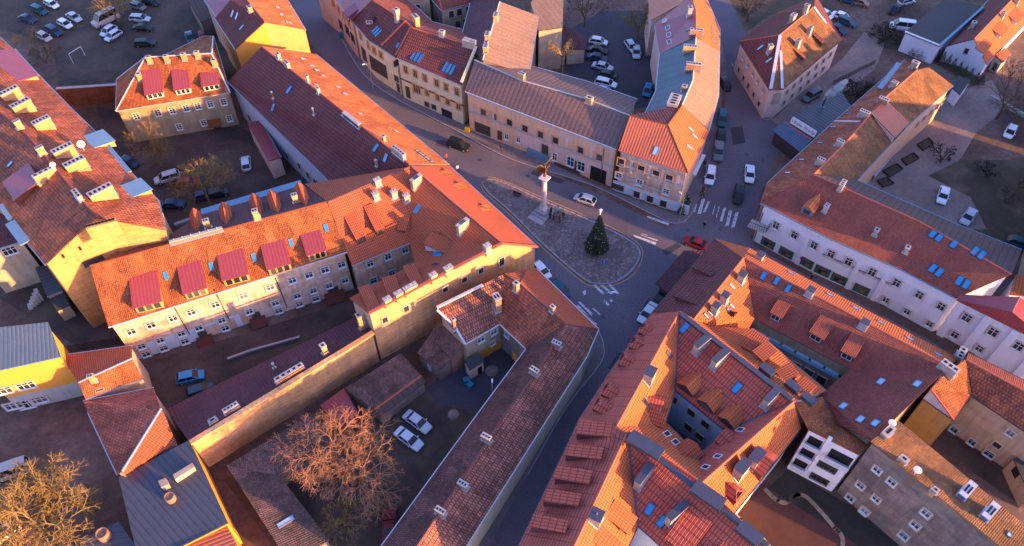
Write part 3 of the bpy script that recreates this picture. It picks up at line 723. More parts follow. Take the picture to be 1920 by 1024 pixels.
# --- far-left big house
b=Bld('big_left_house','large left edge house of weathered orange tiles, its yellow gable wall catching the sun',
 [par('oldtile',[(52,256,20.5),(180,408,20.5),(85,496,16),(52,456,16),(17,406,16),(-60,330,16),(-60,160,20.5)]),
  par('oldtile',[(52,256,20.5),(180,408,20.5),(310,431,16),(297,376,16),(245,323,16),(187,255,16),(130,200,16),(72,140,16),(-10,60,16),(-60,160,20.5)])],
 wall='brick',over=.25,ridge='ridged',gutter='tin')
b.raised([(157,422),(215,407),(221,418),(163,433)],14,16.6,'brick','chimney_stack') if 0 else None
b.raised([(157,422),(215,407),(219,414),(161,430)],17.5,22.0,'brick','chimney_stack')
mb=MB()
for i in range(9):
    q=P(161+i*6.3,424.5-i*1.65,22.0); mb.box(q,.42,.4,.05)
mb.build('flue',M['dark'],b.root)
for x,y,w_ in [(125,292,3.0),(147,317,3.0),(195,370,3.4),(85,240,2.6),(45,205,3.0),(22,180,3.0)]: b.chim(x,y,w_,1.1,1.7,'chimy',n=5,rot=90)
for x,y,w_ in [(88,332,3.2),(78,285,1.0),(35,235,.9)]: b.chim(x,y,w_,.6,1.3,'chimy',n=4,rot=90)
b.chim(148,370,2.0,.6,.9,'chimw',n=3,rot=0)
b.sky([(17,305),(120,290-60+65)],.7,1.2,'skyl')
b.dorm((2,338),(25,375) ,(60,318),1.4,'purplemetal','redtile',1,'d')
b.strip([(85,496),(180,420)],.6,.22,'pzinc','verge_flashing'); b.strip([(225,424),(309,431)],.6,.22,'pzinc','verge_flashing')
b.strip([(187,257),(240,320)],.9,.12,'tin','eaves_flashing'); b.strip([(297,378),(309,429)],.7,.12,'tin','eaves_flashing'); b.strip([(0,380),(18,408)],.9,.12,'tin','eaves_flashing'); b.strip([(20,412),(50,452)],2.0,.2,'tin','eaves_flashing')
b.win([(176,490)],2.6,1.0,'d'); 
for x,y in [(150,466),(118,480),(235,475),(280,462)]: b.quad(x,y,.35,.8,'dark','vent_slot',.03)
for x,y,sz in [(157,280,.6),(104,318,.42)]:
    r=b.hit_roof(x,y)
    if r:
        q=r[0]+AZ*1.2; mb=MB(); mb.tube(r[0]-AZ*.1,q,.05,.05,6); d_=Vector((.5,-.6,.6)).normalized(); a_=d_.orthogonal().normalized(); b_=d_.cross(a_)
        ring=lambda rr,o_:[q+d_*o_+(a_*math.cos(k*math.pi/8)+b_*math.sin(k*math.pi/8))*rr for k in range(16)]
        r1=ring(sz,.25);r2=ring(sz*.6,.06)
        for k in range(16): j=(k+1)%16; mb.face([r1[k],r1[j],r2[j],r2[k]]); mb.face([r1[j]-d_*.04,r1[k]-d_*.04,r2[k]-d_*.04,r2[j]-d_*.04])
        mb.face(r2); mb.face([p-d_*.04 for p in r2[::-1]]); mb.build('satellite_dish',M['trim'],b.root)
for L,r_,t in [((262,330),(285,352),(232,352)),((192,240),(216,262),(165,285-20))]: b.dorm((L[0],L[1]),(r_[0],r_[1]),t,1.0,'tin','brick',1,'d')
b=Bld('pink_metal_roof_house','house end under a purple red metal roof at the upper left edge',
 [par('purplemetal',[(-60,100,18.2),(27,91,17.6),(72,141,17.2),(-20,168,18.0)])],wall='ochre',over=.2,base=14.5,gutter='tin')
# --- house with three crimson dormers
b=Bld('hipped_house','hipped stone house with three crimson shed dormers above a row of white windows',
 [par('rusttile',[(272,107,12.6),(397,100,12.6),(431,173,8),(217,208,8)]),
  par('rusttile',[(272,107,12.6),(217,208,8),(219,148,8)]),
  par('rusttile',[(272,107,12.6),(219,148,8),(380,68,8),(400,68,8),(397,100,12.6)]),par('rusttile',[(397,100,12.6),(400,68,8),(431,173,8)])],wall='beige',over=.3,ridge='pzinc',gutter='concrete',wm=[((340,215),'beige')])
for L,r_,t in [((270,177),(305,169),(283,124)),((324,167),(356,160),(335,122)),((376,158),(410,151),(388,118))]: b.dorm(L,r_,t,1.4,'redmetal','pinkpl',3,'w')
b.rowz([(256,218),(295,209),(323,207),(349,203),(371,200),(394,195),(419,191)],1.1,1.5,'wx'); b.rowz([(336,238),(382,231),(430,221)],1.0,1.4,'wx')
for x,y in [(279,108),(312,107),(345,105),(371,103),(262,142),(403,118)]: b.chim(x,y+3,.8,.6,1.3,'chimy',n=1)
canopy(b,402,226,2.4,1.8,'rusttile')
b=Bld('small_lean_to','tiny lean-to with a faded pink metal roof by the hipped stone house',[par('purplemetal',[(215,152,3.8),(243,146,3.8),(241,162,3.4),(214,169,3.4)])],wall='ochre',over=.1,gutter=None)
# --- long street range with sunlit orange slope
b=Bld('street_range','long range with a glowing orange street slope and a dark red court slope',
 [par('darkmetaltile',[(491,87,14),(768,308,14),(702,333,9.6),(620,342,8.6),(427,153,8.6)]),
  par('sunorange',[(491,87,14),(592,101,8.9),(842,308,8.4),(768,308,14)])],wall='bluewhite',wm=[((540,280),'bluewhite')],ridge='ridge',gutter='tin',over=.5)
for x,y in [(444,190),(468,214),(511,258),(538,285),(562,305),(578,322),(592,335)]: b.win([(x,y+6)],1.0,1.6,'k')
b.sky([(512,201),(543,172),(706,285),(724,302)],.8,1.6,'sky')
b.sky([(568,108),(585,121),(594,129),(606,139),(592,155),(634,160),(647,172),(743,242),(675,210)],.8,1.2,'skyl',fr='ridge')
b.sky([(785,282),(796,290),(806,298)],.7,1.0,'skyl',n=2,fr='trimd')
b.chim(524,113,.7,.6,1.0,'chimw',n=2); b.chim(538,121,1.2,.6,1.0,'chimw',n=3); b.chim(579,158,.5,.4,1.2,'chimw',n=1); b.chim(599,180,.5,.5,1.0,'chimw',n=1); b.chim(720,262,.6,.5,1.0,'chimy',n=1)
b.chim(750,300,3.0,.6,1.0,'chimw',n=5); b.chim(662,235,4.5,.6,.7,'trimd',n=0); b.chim(590,220,.2,.2,1.4,'chimw',n=0); b.chim(513,187,.15,.15,1.4,'steel',n=0); b.chim(706,310,.3,.3,1.2,'chimw',n=0); b.chim(690,335,1.6,.8,1.6,'greypl',n=4)
b.strip([(642,222),(676,245)],.6,.1,'zinc','roof_walkway')
b=Bld('court_annex','narrow annex with a dark red metal roof in the left courtyard',[par('redmetal',[(463,230,4.6),(488,226,4.2),(527,295,4.2),(503,302,4.6)])],wall='pinkpl',over=.1,gutter='tin')
# --- yellow gable house top
b=Bld('yellow_gable_house','house with a bright yellow plastered gable wall above the orange street slope',
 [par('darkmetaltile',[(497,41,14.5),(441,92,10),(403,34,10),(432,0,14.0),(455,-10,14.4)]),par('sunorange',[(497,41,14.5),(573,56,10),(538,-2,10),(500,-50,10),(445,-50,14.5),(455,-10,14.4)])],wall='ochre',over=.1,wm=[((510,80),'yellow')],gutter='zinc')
b.sky([(437,30),(445,34)],.7,1.6,'skyl'); b.sky([(454,55)],.6,1.4,'skyl'); b.sky([(520,11),(527,24),(538,39),(543,40)],.9,.8,'skyl',fr='ridge'); b.chim(472,28,.9,.8,1.0,'chimy',n=2)
b=Bld('purple_roof_house','house under a ribbed crimson metal roof at the top edge left of the yellow gable',[par('purplemetal',[(383,0,10),(407,33,10),(457,2,12.5),(470,-40,12.5),(375,-30,10)])],wall='tan',over=.2)
# --- top centre street fronts
def front(name,label,roofs,**k): return Bld(name,label,roofs,**k)
b=Bld('street_house','street house at the top edge with a purple metal roof and arched peach front',
 [par('purplemetal',[(586,-40,9.8),(625,-8,9.8),(659,38,9.8),(697,0,13.4),(690,-40,13.6)])],wall='peach',over=.2,gutter='zinc',outline=[(586,-40,9.8),(625,-8,9.8),(659,38,9.8),(700,-2,9.8),(700,-40,9.8)])
b.rowz([(625,5),(636,20),(645,32),(655,44)],1.0,1.6,'y'); b.win([(640,48),(652,58),(662,72)],1.6,2.0,'d'); b.dorm((640,14),(650,22),(666,3),1.2,'purplemetal','ridged',1)
b=Bld('street_house','curved street house with a maroon roof, one shed dormer and a triple blue skylight',
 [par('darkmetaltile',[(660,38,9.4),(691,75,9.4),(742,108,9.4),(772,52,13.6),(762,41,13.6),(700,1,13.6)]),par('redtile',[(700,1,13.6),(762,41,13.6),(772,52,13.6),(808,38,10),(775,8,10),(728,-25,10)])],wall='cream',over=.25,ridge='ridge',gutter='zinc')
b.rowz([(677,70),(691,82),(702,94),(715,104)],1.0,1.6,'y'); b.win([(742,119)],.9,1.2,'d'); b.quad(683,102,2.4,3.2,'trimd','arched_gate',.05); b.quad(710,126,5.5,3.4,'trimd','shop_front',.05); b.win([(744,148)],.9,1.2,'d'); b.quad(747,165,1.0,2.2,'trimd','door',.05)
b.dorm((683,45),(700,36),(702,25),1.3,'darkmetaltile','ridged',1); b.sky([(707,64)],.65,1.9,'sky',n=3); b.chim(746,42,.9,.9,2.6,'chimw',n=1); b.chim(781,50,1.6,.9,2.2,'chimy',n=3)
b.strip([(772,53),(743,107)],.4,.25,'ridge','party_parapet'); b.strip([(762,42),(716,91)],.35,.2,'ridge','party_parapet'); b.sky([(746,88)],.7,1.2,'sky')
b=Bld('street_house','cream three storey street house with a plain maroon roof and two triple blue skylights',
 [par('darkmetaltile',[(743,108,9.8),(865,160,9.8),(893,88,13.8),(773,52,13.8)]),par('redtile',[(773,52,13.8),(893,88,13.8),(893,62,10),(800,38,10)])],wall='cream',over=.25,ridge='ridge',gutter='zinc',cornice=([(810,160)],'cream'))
b.rowz([(761,130),(779,139),(797,146),(819,155),(837,164),(857,172)],1.0,1.7,'y',lintel=True); b.rowz([(801,174),(821,182),(840,191),(860,200)],.95,1.5,'y'); b.win([(782,167)],1.8,2.0,'y')
b.quad(765,173,1.1,2.8,'trimd','door',.06); b.win([(801,196),(814,201)],.8,1.0,'d'); b.quad(838,213,2.6,1.8,'glass','shop_window',.05); b.quad(810,180,16,.35,'ridged','string_course',.08,1.0)
b.sky([(782,107),(842,131)],.7,2.1,'sky',n=3); b.chim(829,68,1.0,.7,1.2,'chimw',n=1); b.chim(880,85,2.4,1.0,1.0,'chimw',n=5,pots=1); b.strip([(893,88),(866,160)],.5,.35,'cream','party_parapet')
# --- slate roofed peach front
b=Bld('slate_roof_tenement','peach fronted tenement with a long weathered grey slate roof facing the angel column',
 [par('slate',[(872,171,9.5),(1157,280,9.5),(1181,216,13.1),(1097,184,13.1),(977,150,13.1),(890,112,13.1)]),par('slate',[(1181,216,13.1),(1097,184,13.1),(977,150,13.1),(890,112,13.1),(915,88,9.5),(990,122,9.5),(1100,152,9.5),(1195,186,9.5)])],
 wall='peach',over=.35,ridge='concrete',gutter='pzinc')
b.band([(1000,270)],'concrete',4.7,.22,.14,'string_course'); b.band([(1000,270)],'concrete',8.75,.35,.22,'cornice')
for x,y in [(975,245),(1030,262),(1062,272),(1108,288),(1145,300),(925,225)]: b.quad(x,y,.5,3.6,'pinkpl','pilaster',.10)
b.rowz([(907,211),(927,220),(956,230),(985,243),(1014,255),(1042,265),(1089,280),(1125,292)],1.15,1.7,'o',lintel=True)
b.quad(1052,287,20,3.2,'pinkpl','painted_shop_band',.012,-.6); b.quad(905,242,3.6,2.4,'trimd','garage_door',.06); b.quad(937,254,1.0,2.2,'trimd','door',.06); b.win([(950,256),(972,262)],.9,1.3,'w')
b.win([(1040,294)],1.0,1.8,'w'); b.win([(1070,303),(1090,312)],1.5,2.2,'b'); b.quad(1080,312,1.1,2.7,'trimd','door',.07); b.quad(1121,334,3.2,3.3,'dark','gateway',.05,.0); b.quad(1010,290,4.6,1.6,'tealmetal' if 0 else 'tin','shop_awning',.5)
b.quad(1022,281,1.4,2.4,'trimd','hanging_sign',.12)
b.quad(1063,318,5.5,.7,'trimd','dark_plinth',.06,-.2)
for x,y in [(1130,305)]: b.quad(x,y,.12,7,'trimd','drainpipe',.12)
b.chim(978,152,1.2,.6,1.1,'chimy',n=3); b.chim(1105,188,1.2,.8,.9,'chimy',n=1); b.strip([(977,150),(962,214)],.25,.12,'pzinc','party_strip')
# --- red tiled corner of the slate block + curved northern wing
b=Bld('corner_house','corner house with bright orange hipped ribbed roof beside the zebra crossing',
 [par('orangerib',[(1160,281,10),(1290,324,10),(1252,234,13.8),(1181,216,13.8)]),par('neworange',[(1252,234,13.8),(1290,324,10),(1329,246,10),(1279,197,13.5)]),
  par('maroon',[(1181,216,13.8),(1252,234,13.8),(1279,197,13.5),(1209,215,10)])],wall='peach',over=.4,wm=[((1220,350),'stained'),((1300,350),'white')],ridge='neworange',gutter='ridge')
b.band([(1220,350)],'concrete',6.4,.2,.14,'string_course'); b.band([(1220,350)],'concrete',3.3,.2,.12,'string_course'); b.band([(1220,350)],'concrete',9.2,.35,.24,'cornice')
for x,y in [(1183,313),(1217,323),(1242,330),(1270,340)]: b.quad(x,y,.45,2.8,'pinkpl','pilaster',.10)
b.rowz([(1164,305),(1202,317),(1230,326),(1255,333)],1.2,1.7,'o',lintel=True); b.rowz([(1160,330),(1199,342),(1249,358)],1.15,1.3,'w',lintel=True); b.rowz([(1194,365),(1219,373),(1244,381)],1.2,1.6,'k')
b.quad(1218,375,14.5,2.4,'bluewhite','painted_plinth',.012,-.3); b.quad(1159,351,2.2,1.3,'trimd','pub_sign',.12); b.sky([(1230,284)],.9,1.5,'skyl',fr='zinc'); b.sky([(1303,256),(1293,276),(1296,243)],.5,1.5,'skyl',fr='ridge')
for z_,k_ in((7.2,.0),(4.2,.0)):
    b.quad(1308,318-(z_-4)*3,6,.25,'trim','balcony_rail',.6)
b=Bld('curved_wing','curved wing with pale sunlit slate on one slope and blue tin on the other',
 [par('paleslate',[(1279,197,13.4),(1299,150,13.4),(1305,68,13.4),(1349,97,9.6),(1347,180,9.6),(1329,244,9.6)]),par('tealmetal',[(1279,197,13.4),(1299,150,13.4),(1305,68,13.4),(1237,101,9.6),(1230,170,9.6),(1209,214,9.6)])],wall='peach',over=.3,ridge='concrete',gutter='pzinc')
b.chim(1293,95,2.4,.7,1.2,'chimy',n=5,rot=90); b.chim(1300,126,2.6,.7,1.2,'chimo',n=5,rot=90); b.chim(1262,200,3.0,1.8,1.6,'chimw',n=4,rot=0); b.chim(1283,165,.8,.8,.8,'chimo',n=1); b.chim(1262,222-2,2.0,1.2,1.4,'chimw',n=4)
b=Bld('metal_roof_wing','northern wing with a purple folded metal court slope and an orange street slope',
 [par('neworange',[(1305,68,13.6),(1305,20,13.6),(1295,-12,13.6),(1325,-2,9.6),(1350,54,9.6),(1349,97,9.6)]),par('purplemetal',[(1305,68,13.6),(1305,20,13.6),(1295,-12,13.6),(1275,8,11.5),(1227,46,9.6),(1237,101,9.6)])],wall='pinkpl',over=.3,ridge='ridge',gutter='zinc')
for x,y in [(1246,41),(1252,53),(1254,65),(1255,77)]: b.sky([(x,y)],1.4,.9,'glass',fr='trim')
b.chim(1305,63,2.4,.6,.9,'chimo',n=4,rot=90); b.chim(1292,28,1.2,.8,1.8,'chimw',n=2); b.sky([(1338,60),(1338,69),(1338,78)],.9,1.6,'glass',fr='ridge'); b.sky([(1292,54)],.5,1.6,'skyl')
b=Bld('street_house','narrow orange roofed house at the top right of the curved street wing',[par('orangerib',[(1220,38,9),(1275,8,11.5),(1290,-10,11.5),(1260,-30,9),(1215,0,8)])],wall='pinkpl',over=.2)
# --- buildings behind the street fronts
b=Bld('rear_block','tall pale rear block with a sunlit peach tiled slope and chimneys along its shaded edge',
 [par('paleslate',[(937,3,14),(1010,30,11),(992,140,11),(905,112,14)]),par('maroon',[(937,3,14),(905,112,14),(866,67,11),(882,5,11),(900,-20,13)])],wall='greypl',over=.2,ridge='concrete')  # pale and maroon slopes paint the roof's lit and shaded sides
for x,y in [(928,38),(912,68),(909,92)]: b.chim(x+2,y,1.4,.8,1.2,'chimy',n=4,rot=0)
b=Bld('rear_block','block with a pale lit roof at the top edge above the corrugated shed',[par('paleslate',[(995,5,11),(1010,-20,11),(1057,-20,11),(1055,51,10),(1010,57,10)])],wall='tan',over=.1,gutter='ridged')
b=Bld('corrugated_shed','dark corrugated shed below the pale lit roof in the northern yard',[par('flatgrey',[(1008,60,5),(1054,51,5),(1062,92,4),(1000,94,4)])],wall='tan',over=.2,gutter=None)
for x in (1010,1020,1032,1045): b.quad(x,98,1.3,2.0,'dark','garage_opening',.04)
b=Bld('maroon_shed','long maroon roofed shed beside the parked cars in the northern yard',[par('maroon',[(1054,47,5),(1100,68,4.2),(1098,92,3.6),(1062,92,4)])],wall='tan',over=.2,gutter=None)
b=Bld('stone_rear_house','grey stone house with a red roof at the top edge behind the cream fronts',[par('redtile',[(828,20,10),(885,5,10),(900,-22,12),(818,-30,12)],[(828,20,10),(818,-30,12),(800,-12,10)])],wall='greypl',over=.2,wm=[((850,30),'tan')])
b.rowz([(846,28),(861,23),(878,16)],1.1,1.6,'k'); b.rowz([(858,45),(872,42)],1.1,1.6,'k')
b=Bld('pale_rear_house','plain pale walled house at the top edge with two dark openings',[par('redtile',[(738,-12,11),(805,-8,11),(812,-60,13),(740,-60,13)])],wall='tan',over=.1); b.win([(784,17),(766,20)],1.0,2.2,'k')
b=Bld('yard_shed','dark shed in the gap left of the yellow gable house',[par('wood',[(352,0,4),(380,-6,4),(402,32,3.6),(376,42,3.6)])],wall='greypl',over=.1,gutter=None)
# --- hip roofed house upper right
b=Bld('hip_roof_house','pink two storey corner house with a rust brown hipped roof and white valley flashings',
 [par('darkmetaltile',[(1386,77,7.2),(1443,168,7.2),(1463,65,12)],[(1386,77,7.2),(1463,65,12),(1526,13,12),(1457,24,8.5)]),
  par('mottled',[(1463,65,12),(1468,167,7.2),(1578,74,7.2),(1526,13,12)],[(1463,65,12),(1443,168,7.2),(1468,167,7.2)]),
  par('darkmetaltile',[(1526,13,12),(1578,74,7.2),(1530,-8,7.2),(1457,24,8.5)])],wall='pinkpl',over=.3,ridge='ridge',gutter='ridged')  # slopes turned from the sun are coloured dark maroon
b.strip([(1463,66),(1445,167)],.6,.14,'pzinc','hip_flashing'); b.strip([(1464,95),(1467,165)],.5,.12,'pzinc','hip_flashing'); b.strip([(1526,13),(1549,44)],.5,.14,'pzinc','hip_flashing'); b.strip([(1457,24),(1524,13)],.35,.12,'pzinc','hip_flashing')
b.rowz([(1394,107),(1403,120),(1413,138),(1421,153),(1432,170)],.9,1.2,'w'); b.rowz([(1386,132),(1395,147),(1404,161),(1414,177),(1424,194)],.9,1.2,'k')
b.rowz([(1475,172),(1488,161),(1501,150),(1515,138),(1530,125),(1544,112),(1557,100)],.85,1.2,'k'); b.rowz([(1470,190),(1484,180),(1500,165),(1515,153),(1528,143),(1543,128)],.85,1.2,'k')
b.dorm((1500,98),(1520,118),(1495,80),1.1,'rusttile','ridged',1,'d'); b.dorm((1535,72),(1555,88),(1535,42),1.1,'darkmetaltile','ridged',1,'d')
for x,y,w_ in [(1516,64,.9),(1494,88,1.0),(1442,98,.8),(1484,42,1.3),(1510,22,.8)]: b.chim(x,y,w_,.8,1.6,'chimw',n=2)
b.sky([(1426,89),(1442,113)],.6,1.5,'skyl')
b.quad(1455,185,1.6,2.6,'tan','corner_panel',.05)
# --- wooden restaurant shed
b=Bld('restaurant_pavilion','dark plank roofed pizzeria pavilion with a white sign on its roof edge',
 [par('bluemetal',[(1448,244,3.2),(1500,285,3.2),(1522,262,4.2),(1470,228,4.2)]),par('greymetal',[(1470,228,4.2),(1522,262,4.2),(1600,205,4.2),(1576,170,4.2),(1535,190,4.2)])],wall='wood' if 0 else 'trimd',over=.4,gutter=None)
b.chim(1542,200,.25,.25,2.6,'trimd',n=0)
def signboard(name,label,text,a,bb,h,z0,cat='sign',tm='trimd',bm='trim',size=.55,tilt=.35):
    A=P(*a,z0);B=P(*bb,z0); d=(B-A); L=d.length; d.normalize(); n=Vector((d.y,-d.x,0)); 
    if n.dot(CAM-A)<0: n=-n
    c=(A+B)/2; root=thing(name,label,cat,(c.x,c.y,z0),math.atan2(d.y,d.x))
    up=(AZ+Vector((0,1,0))*tilt).normalized()
    m=MB(); m.box((0,0,0),L,.12,h,(AX,(AX.cross(up)*-1),up)); o=m.build('board',M[bm],root,Vector((0,0,0)))
    for sg in(-1,1):
        m=MB(); m.tube((sg*L*.4,.1,-.3),(sg*L*.4,.45,h*.6),.05,.05,6); m.build('bracket',M['steel'],root,Vector((0,0,0)))
    if text:
        cu=bpy.data.curves.new(name+'_text','FONT'); cu.body=text; cu.size=size; cu.align_x='CENTER'; cu.align_y='CENTER'; cu.extrude=.015
        t=bpy.data.objects.new('lettering',cu); COL.objects.link(t); bpy.context.view_layer.update()
        me=bpy.data.meshes.new_from_object(t); bpy.data.objects.remove(t); me.materials.clear(); me.materials.append(M[tm])
        wd=max(v.co.x for v in me.vertices)-min(v.co.x for v in me.vertices); k=min(1.3,L*.92/wd)
        o2=link('lettering',me,root); ex=AX; ez=(AX.cross(up)); Mx=Matrix((( ex.x,up.x,ez.x,0),(ex.y,up.y,ez.y,0),(ex.z,up.z,ez.z,0),(0,0,0,1)))
        o2.matrix_basis=Matrix.Translation(up*(h*.5)+ez*.075)@Mx@Matrix.Scale(k,4)
    return root
signboard('roof_sign','long white board lettered Užupio Picerija on the pavilion roof','Užupio  Picerija',(1481,230),(1526,258),1.3,4.2,size=.9)
# --- long range right of the street, north wing
b=Bld('long_range','long rust tiled range with a blue gutter behind the wooden pavilion',
 [par('oldtile',[(1526,327,12),(1600,252,12),(1652,190,12),(1720,131,12),(1697,112,8.5),(1562,230,8.5),(1438,344,8.5),(1425,380,8.8)]),
  par('mottled',[(1526,327,12),(1600,252,12),(1652,190,12),(1720,131,12),(1742,126,11),(1787,160,8.5),(1702,235,8.5),(1607,338,8.5)])],wall='peach',over=.3,ridge='ridge',gutter='tin')
b.dorm((1679,258),(1705,230),(1648,200),1.4,'orangerib','pinkpl',1,'d',oh=.2)
b.rowz([(1770,185),(1758,198),(1745,210),(1732,222),(1718,236)],.8,1.2,'k')
b.chim(1536,309,1.1,.7,1.2,'chimw',n=3,rot=90); b.chim(1572,275,1.1,.7,1.2,'chimw',n=3,rot=90); b.chim(1617,222,1.6,.7,1.2,'chimw',n=4,rot=90); b.chim(1655,192,1.6,.7,1.0,'chimo',n=4,rot=90); b.chim(1673,166,1.0,.7,1.2,'chimw',n=2,rot=90); b.chim(1712,128,1.2,.8,1.4,'chimw',n=1,rot=90)
b.sky([(1537,270),(1502,302),(1476,327),(1562,240),(1590,215)],.5,1.2,'skyl'); b.strip([(1565,229),(1612,230)],.45,.1,'pzinc','roof_flashing'); b.strip([(1652,168),(1690,117)],1.6,.12,'tin','eaves_sheet')
# --- white L corner building
b=Bld('white_corner_building','long white two storey building with green framed shop windows and a red tiled roof',
 [par('redtile',[(1526,327,12.6),(1425,381,9),(1440,387,9),(1556,447,9),(1692,506,9),(1793,559,9),(1897,514,13.0),(1727,416,12.8),(1592,356,12.6)]),
  par('wood',[(1526,327,12.6),(1592,356,12.6),(1727,416,12.8),(1897,514,13.0),(1916,468,10.4),(1800,423,10.4),(1607,338,10.4)])],wall='white',over=.35,ridge='ridge',gutter='tin',cornice=([(1560,470),(1600,500),(1420,420)],'white'))
b.band([(1560,470),(1600,500)],'white',4.6,.25,.14,'string_course')
b.rowz([(1455,423),(1490,440),(1527,459),(1559,475),(1591,491),(1635,511),(1680,533),(1724,553),(1766,573)],1.15,1.6,'w',lintel=True)
b.rowz([(1660,564),(1701,584),(1744,606)],1.0,1.2,'w',lintel=True)
for x,y in [(1440,456),(1474,474),(1511,492),(1542,508),(1573,523),(1615,543)]:
    o=b.quad(x,y,2.5,1.9,'greenf','shop_window',.06); b.quad(x,y,1.3,1.4,'glass','pane',.10,.1); b.quad(x-1,y-6,1.6,.35,'ridged','awning',.3); b.quad(x+3,y+4,.7,.5,'wreath','door_wreath',.14)
b.quad(1560,490,60,.3,'white','string_course',.12,.2) if 0 else None
for x,y in [(1497,487),(1594,527),(1637,560)]: b.quad(x,y,.7,6.4,'white','pilaster',.16,1.0)
for x,y in [(1789,600),(1420,430)]: b.quad(x,y,.14,7,'trimd','drainpipe',.12)
b.gdorm(1510,404,1.8,1.0,.8,'neworange','tin'); b.chim(1546,397,.9,.6,1.3,'chimw',n=2,rot=90); b.chim(1577,352,1.5,.6,1.2,'chimw',n=3,rot=90); b.chim(1640,440,.8,.6,1.1,'chimw',n=1,rot=90); b.chim(1699,470,.8,.6,1.1,'chimw',n=1,rot=90)
b.sky([(1755,442)],.9,1.3,'sky',n=2); b.sky([(1788,459)],.9,1.4,'sky'); b.sky([(1832,478),(1755,507),(1805,530)],.9,1.5,'sky',n=2); b.strip([(1897,514),(1877,553)],.6,.2,'pzinc','verge_flashing')
# balcony on its cut corner
r=b.hit_wall(1418,432)
if r:
    q,k=r; A,B,n,d=b.walls[k]; mb=MB(); c=(A+B)/2; mb.box(Vector((c.x,c.y,4.4))+n*.9,3.2,1.8,.25,(d,n,AZ))
    o=mb.build('balcony',M['concrete'],b.root)
    mb=MB()
    for i in range(9): mb.box(Vector((c.x,c.y,4.65))+n*1.75+d*((i-4)*.38),.06,.06,1,(d,n,AZ))
    mb.box(Vector((c.x,c.y,5.6))+n*1.75,3.2,.08,.08,(d,n,AZ))
    for sg in(-1,1):
        mb.box(Vector((c.x,c.y,5.6))+n*.9+d*(sg*1.56),.08,1.7,.08,(d,n,AZ))
        for i in range(4): mb.box(Vector((c.x,c.y,4.65))+n*(.3+i*.4)+d*(sg*1.56),.06,.06,1,(d,n,AZ))
    mb.build('railing',M['trimd'],o)
# --- pilastered white building with crimson pediment roof
b=Bld('columned_building','white columned building with a low crimson metal pediment roof at the right edge',
 [par('redmetal',[(1793,562,9.2),(1920,625,9.2),(1990,660,9.2),(1898,585,12.2)],[(1793,562,9.2),(1898,585,12.2),(1912,557,12.2),(1800,552,9.4)],[(1898,585,12.2),(1990,660,9.2),(2010,630,9.2),(1912,557,12.2)])],wall='white',over=.35,ridge='redmetal',gutter='trim',cornice=([(1850,610)],'white'))
b.rowz([(1812,597),(1862,623),(1911,648)],1.3,1.7,'w',lintel=True); b.rowz([(1790,628),(1837,653)],1.1,1.4,'w')
for x,y in [(1775,611),(1824,635),(1874,660),(1918,690)]: b.quad(x,y,1.1,8.6,'white','pilaster',.35,.0)
b=Bld('orange_roof_sliver','small orange tiled roof at the right edge above the crimson pediment',[par('neworange',[(1893,552,10.2),(1905,515,10.2),(1960,520,10.4),(1960,560,10.4)])],wall='white',over=.1)
# --- upper right flat roof + orange house
b=Bld('flat_roof_building','white building with a dark blue flat roof beside a row of clipped evergreens',[par('flatgrey',[(1697,60,4.6),(1775,-6,4.6),(1843,14,4.6),(1762,86,4.6)])],wall='white',over=.12,gutter='tin',thick=.3)
b.strip([(1762,86),(1843,14)],.5,.2,'tin','parapet_cap'); b.strip([(1697,60),(1762,86)],.35,.2,'trim','parapet_cap')
b=Bld('orange_gable_house','white gabled house with a bright orange dormered roof at the upper right corner',
 [par('neworange',[(1827,73,6.8),(1850,121,3.4),(1925,42,3.4),(1985,-20,3.4),(1940,-45,6.8)]),par('darkmetaltile',[(1827,73,6.8),(1772,87,3.8),(1840,15,3.8),(1890,-40,3.8),(1940,-45,6.8)])],wall='white',over=.25,ridge='ridge',gutter='zinc')
b.win([(1814,96)],1.2,1.2,'k')
for L,r_,t in [((1845,100),(1863,82),(1842,76)),((1878,68),(1893,52),(1870,45)),((1908,42),(1924,26),(1898,20))]: b.dorm(L,r_,t,1.0,'neworange','white',1,'w')
b.chim(1822,52,1.0,.8,1.2,'chimw',n=1); b.chim(1878,32,.7,.7,1.2,'chimw',n=1); b.chim(1905,6,.8,.8,1.4,'chimw',n=1)
b=Bld('garden_wing','small flat orange roofed garden wing with one tall dark window',[par('neworange',[(1866,103,3.6),(1885,89,3.6),(1895,101,3.0),(1880,117,3.0)])],wall='cream',over=.15); b.win([(1866,125)],.8,1.8,'k')
b=Bld('small_garage','small flat grey garage beyond the long range',[par('flatgrey',[(1798,142,3.0),(1820,150,3.0),(1800,178,3.0),(1786,165,3.0)])],wall='white',over=.05,gutter='tin')

# --- houses added just outside the right edge to cast long shadows over the yards
for i,(pl_,hr) in enumerate([([(1985,300),(2080,250),(2190,330),(2090,395)],18),([(1975,470),(2070,420),(2180,520),(2080,590)],18),([(1968,392),(2060,350),(2150,415),(2060,468)],19),([(2010,150),(2080,110),(2170,170),(2110,215)],16),([(2200,420),(2300,370),(2420,480),(2310,550)],20)]):
    a,b_,c_,d_=[(x,y,9.0) for x,y in pl_]; m1=((a[0]+d_[0])/2,(a[1]+d_[1])/2-14,hr); m2=((b_[0]+c_[0])/2,(b_[1]+c_[1])/2-14,hr)
    b=Bld('neighbour_house',['tan gabled house outside the right edge by the track','tan gabled house outside the right edge by the lower yard','tall tan gabled house between the two others outside the right edge','small gabled house outside the upper right corner','gabled house farthest outside the right edge'][i],[par('oldtile',[a,b_,m2,m1],[m1,m2,c_,d_])],wall='tan')

